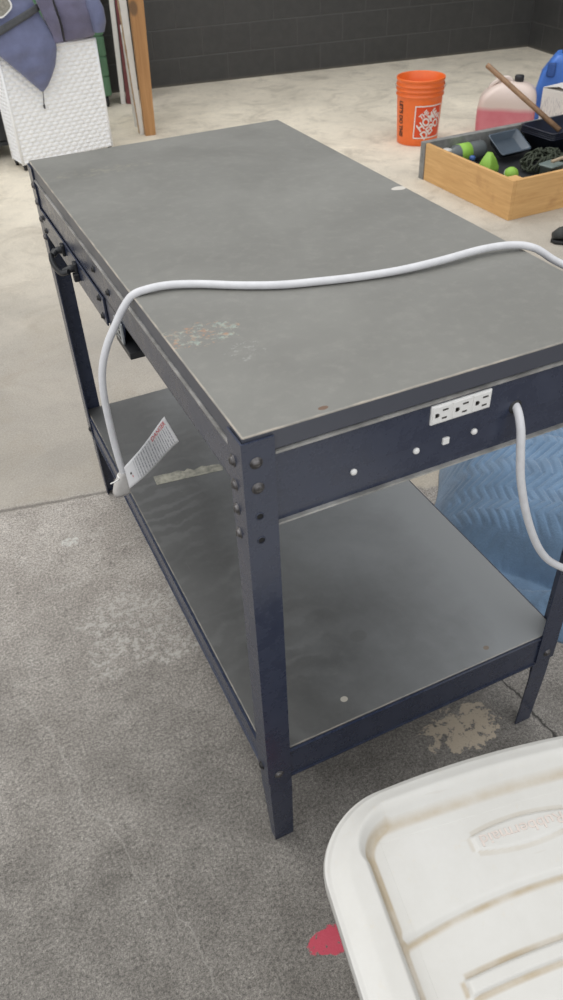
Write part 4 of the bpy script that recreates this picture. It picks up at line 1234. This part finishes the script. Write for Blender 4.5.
octo = [(0.060 * abs(cos(q)) ** 0.6 * (1 if cos(q) > 0 else -1), 0.048 * abs(sin(q)) ** 0.6 * (1 if sin(q) > 0 else -1)) for q in [2 * pi * k / 32 for k in range(32)]]
octo = [(x * cos(0.5) - y * sin(0.5), x * sin(0.5) + y * cos(0.5)) for x, y in octo]
mb.mi = 0; mb.prism(octo, 0, 0.004, lambda u, v, w: bx0 + Vector((u, -w + 0.3 * v, v)))
mb.mi = 1; mb.prism([(x * 0.84, y * 0.84) for x, y in octo], 0.004, 0.005, lambda u, v, w: bx0 + Vector((u, -w + 0.3 * v, v)))
mb.build('badge', [M_WHITE, M_BADGE], jk)
mb = MB(); mb.tube([p - Vector((0, 0, ZB)) for p in smooth_path([(0.206, -0.030, 0.425), (0.204, -0.028, 0.40), (0.200, -0.022, 0.36), (0.199, -0.018, 0.345)], 5)], 0.0028, 8)
dsn = mb.build('drawstring', M_STRAP, jk)
mb = MB(); mb.lathe([(0.003, 0), (0.006, 0.002), (0.006, 0.02), (0.003, 0.023)], 12, Vector((0.199, -0.018, 0.323 - ZB))); mb.build('toggle', M_ZIP, dsn)

fj = empty('fleece_jacket', HO + Vector((0, 0, ZB)), HA, 'purple navy fleece jacket folded on the right of the hamper top', 'jacket')
body = interp([(ZB + 0.001, 0.36, 0.600, 0.0, 0.16), (ZB + 0.012, 0.352, 0.615, -0.024, 0.18), (ZB + 0.06, 0.350, 0.635, -0.040, 0.20), (ZB + 0.12, 0.346, 0.640, -0.040, 0.20), (ZB + 0.19, 0.330, 0.630, -0.030, 0.19), (ZB + 0.25, 0.34, 0.58, 0.01, 0.16)])
mb = MB(); mb.loft(rows(body, 40, 9.0)); mb.build('jacket_body', M_PURPLE, fj)
fr = interp([(0.650, 0.325, 0.380, -0.062, -0.044), (0.70, 0.318, 0.374, -0.068, -0.044), (0.78, 0.290, 0.366, -0.070, -0.042), (0.86, 0.265, 0.358, -0.064, -0.034), (0.90, 0.270, 0.350, -0.05, -0.02)])
mb = MB(); mb.loft(rows(fr, 24, 12.0)); mb.build('front_placket', M_PURPLE, fj)
mb = MB(); mb.tube([p - Vector((0, 0, ZB)) for p in smooth_path([(0.386, -0.047, 0.655), (0.384, -0.054, 0.72), (0.374, -0.055, 0.79), (0.362, -0.048, 0.87)], 6)], 0.006, 8); mb.build('zipper', M_ZIP, fj)
mb = MB()
cf = interp([(ZB + 0.03, 0.585, 0.648, -0.062, 0.02), (ZB + 0.08, 0.575, 0.665, -0.072, 0.03), (ZB + 0.15, 0.565, 0.662, -0.070, 0.03), (ZB + 0.20, 0.57, 0.645, -0.05, 0.02)])
mb.loft(rows(cf, 24, 15.0)); mb.build('cuff', M_DENIM, fj)

# ------------------------------------------------------------------ green wheeled bin behind the hamper
gbn = empty('wheeled_bin', (1.100, 5.90, 0), radians(-6), 'ribbed green plastic wheeled bin between the hamper and the black wall', 'bin')
mb = MB()
lp = []
z = 0.075
lp.append(rr(0.245, 0.175, 0.03, z, 5))
for k in range(7):
    z0 = 0.085 + k * 0.13
    lp += [rr(0.250 + 0.002 * k, 0.18, 0.03, z0, 5), rr(0.250 + 0.002 * k, 0.18, 0.03, z0 + 0.115, 5), rr(0.243 + 0.002 * k, 0.173, 0.03, z0 + 0.119, 5), rr(0.243 + 0.002 * k, 0.173, 0.03, z0 + 0.126, 5)]
lp.append(rr(0.265, 0.19, 0.03, 1.0, 5))
mb.loft(lp, smooth=False)
mb.build('bin_shell', M_GREEN, gbn)
mb = MB(); mb.loft([rr(0.272, 0.198, 0.03, 1.0005, 5), rr(0.272, 0.198, 0.03, 1.03, 5), rr(0.25, 0.175, 0.03, 1.05, 5)]); mb.build('bin_lid', M_GREEN, gbn)
for x in (-0.19, 0.205):
    for y in (-0.14, 0.14):
        mb = MB(); mb.lathe([(0.012, -0.014), (0.036, -0.014), (0.040, -0.009), (0.040, 0.009), (0.036, 0.014), (0.012, 0.014)], 20, (x, y, 0.040), 'X'); 
        mb.box((x - 0.004, y - 0.012, 0.045), (x + 0.004, y + 0.012, 0.075)); mb.build('wheel', M_RUBBER, gbn)
mb = MB(); mb.tube(smooth_path([(0.170, -0.18, 0.46), (0.172, -0.212, 0.44), (0.180, -0.215, 0.36), (0.182, -0.212, 0.27), (0.180, -0.18, 0.25)], 6), 0.010, 10); mb.build('handle', M_BLACKP, gbn)

# ------------------------------------------------------------------ boards standing beside the hamper
def board(name, front, length, thick, height, lean, mats, label, ang, group=None, fray=False, top_thick=None):
    """a board standing on its long edge: front end at `front`, running back along `ang`, leaning left by `lean` metres"""
    o = empty(name, (front[0], front[1], 0), ang, label, 'board', group)
    sh_ = lambda u, v, w: Vector((u - lean * w / height, v, w))
    mb = MB()
    segs = 10
    lps = []
    for k in range(segs + 1):
        w = height * k / segs
        tk = thick + ((top_thick or thick) - thick) * k / segs
        lps.append([sh_(0, 0, w), sh_(tk, 0, w), sh_(tk, length, w), sh_(0, length, w)])
    mb.loft(lps, smooth=False)
    mb.build('panel', mats[0], o)
    if fray:
        e = MB(); pts = []
        for k in range(61):
            w = 0.01 + (height - 0.02) * k / 60
            pts.append(sh_(-0.003, -0.001, w))
        e.tube(pts, [0.0045 + 0.004 * abs(noise.noise(Vector((0, 0, k * 0.7)))) for k in range(61)], 7)
        e.build('frayed_edge', mats[1], o)
    return o
V_ANG = -atan2(1.55, 5.5)
board('lumber_plank', (1.291, 4.800), 0.045, 0.068, 1.45, -0.020, [M_LUMBER], 'orange brown lumber plank standing rightmost of the boards by the hamper', radians(-4), group='boards standing by the hamper', top_thick=0.105)
board('painted_board', (1.264, 4.850), 0.16, 0.026, 1.42, 0.030, [M_WBOARD, M_FRAY], 'white painted board with frayed tan edge touching the brown plank', V_ANG + radians(1.5), group='boards standing by the hamper', fray=True, top_thick=0.066)
board('painted_offcut', (1.290, 5.05), 0.30, 0.034, 0.575, 0.0, [M_WBOARD, M_FRAY], 'short white board with dark edge behind the tall frayed white board', V_ANG + radians(1), group='boards standing by the hamper')
board('maroon_plank', (1.434, 5.72), 0.20, 0.060, 1.38, -0.05, [M_MAROON], 'maroon board standing behind the short white board beside the green bin', V_ANG, group='boards standing by the hamper')
board('narrow_plank', (1.396, 5.74), 0.20, 0.034, 1.38, -0.05, [M_WBOARD], 'narrow white board between the maroon board and green bin', V_ANG, group='boards standing by the hamper')

# ------------------------------------------------------------------ black rolling cart behind the hamper's left side
cart = empty('rolling_cart', (0.19, 4.98, 0), radians(4), 'black plastic rolling cart on casters at the left edge behind the white hamper', 'cart')
M_CART = mat('charcoal_plastic', (0.045, 0.047, 0.052), 0.45, var=0.3)
mb = MB(); mb.box((-0.27, -0.19, 0.075), (0.27, 0.19, 0.10), 0.006); mb.box((-0.27, -0.19, 0.60), (0.27, 0.19, 0.63), 0.006)
mb.box((-0.27, 0.17, 0.10), (0.27, 0.19, 0.60), 0.003)
for x in (-0.27, 0.25): mb.box((x, -0.19, 0.10), (x + 0.02, 0.17, 0.60), 0.003)
mb.build('cart_frame', M_CART, cart)
for k in range(3):
    z0 = 0.106 + k * 0.165
    mb = MB(); mb.box((-0.246, -0.195, z0), (0.246, 0.160, z0 + 0.155), 0.006); dw = mb.build('drawer', M_CART, cart)
    mb = MB(); mb.tube([(-0.06, -0.196, z0 + 0.11), (-0.06, -0.215, z0 + 0.11), (0.06, -0.215, z0 + 0.11), (0.06, -0.196, z0 + 0.11)], 0.006, 8); mb.build('drawer_pull', M_BLACKP, dw)
for x in (-0.24, 0.24):
    for y in (-0.165, 0.165):
        mb = MB(); mb.lathe([(0.006, x - 0.010), (0.026, x - 0.010), (0.029, x - 0.006), (0.029, x + 0.006), (0.026, x + 0.010), (0.006, x + 0.010)], 18, (0, y, 0.029), 'X')
        mb.box((x - 0.014, y - 0.008, 0.035), (x + 0.014, y + 0.008, 0.076), 0.002); mb.build('caster', M_RUBBER, cart)
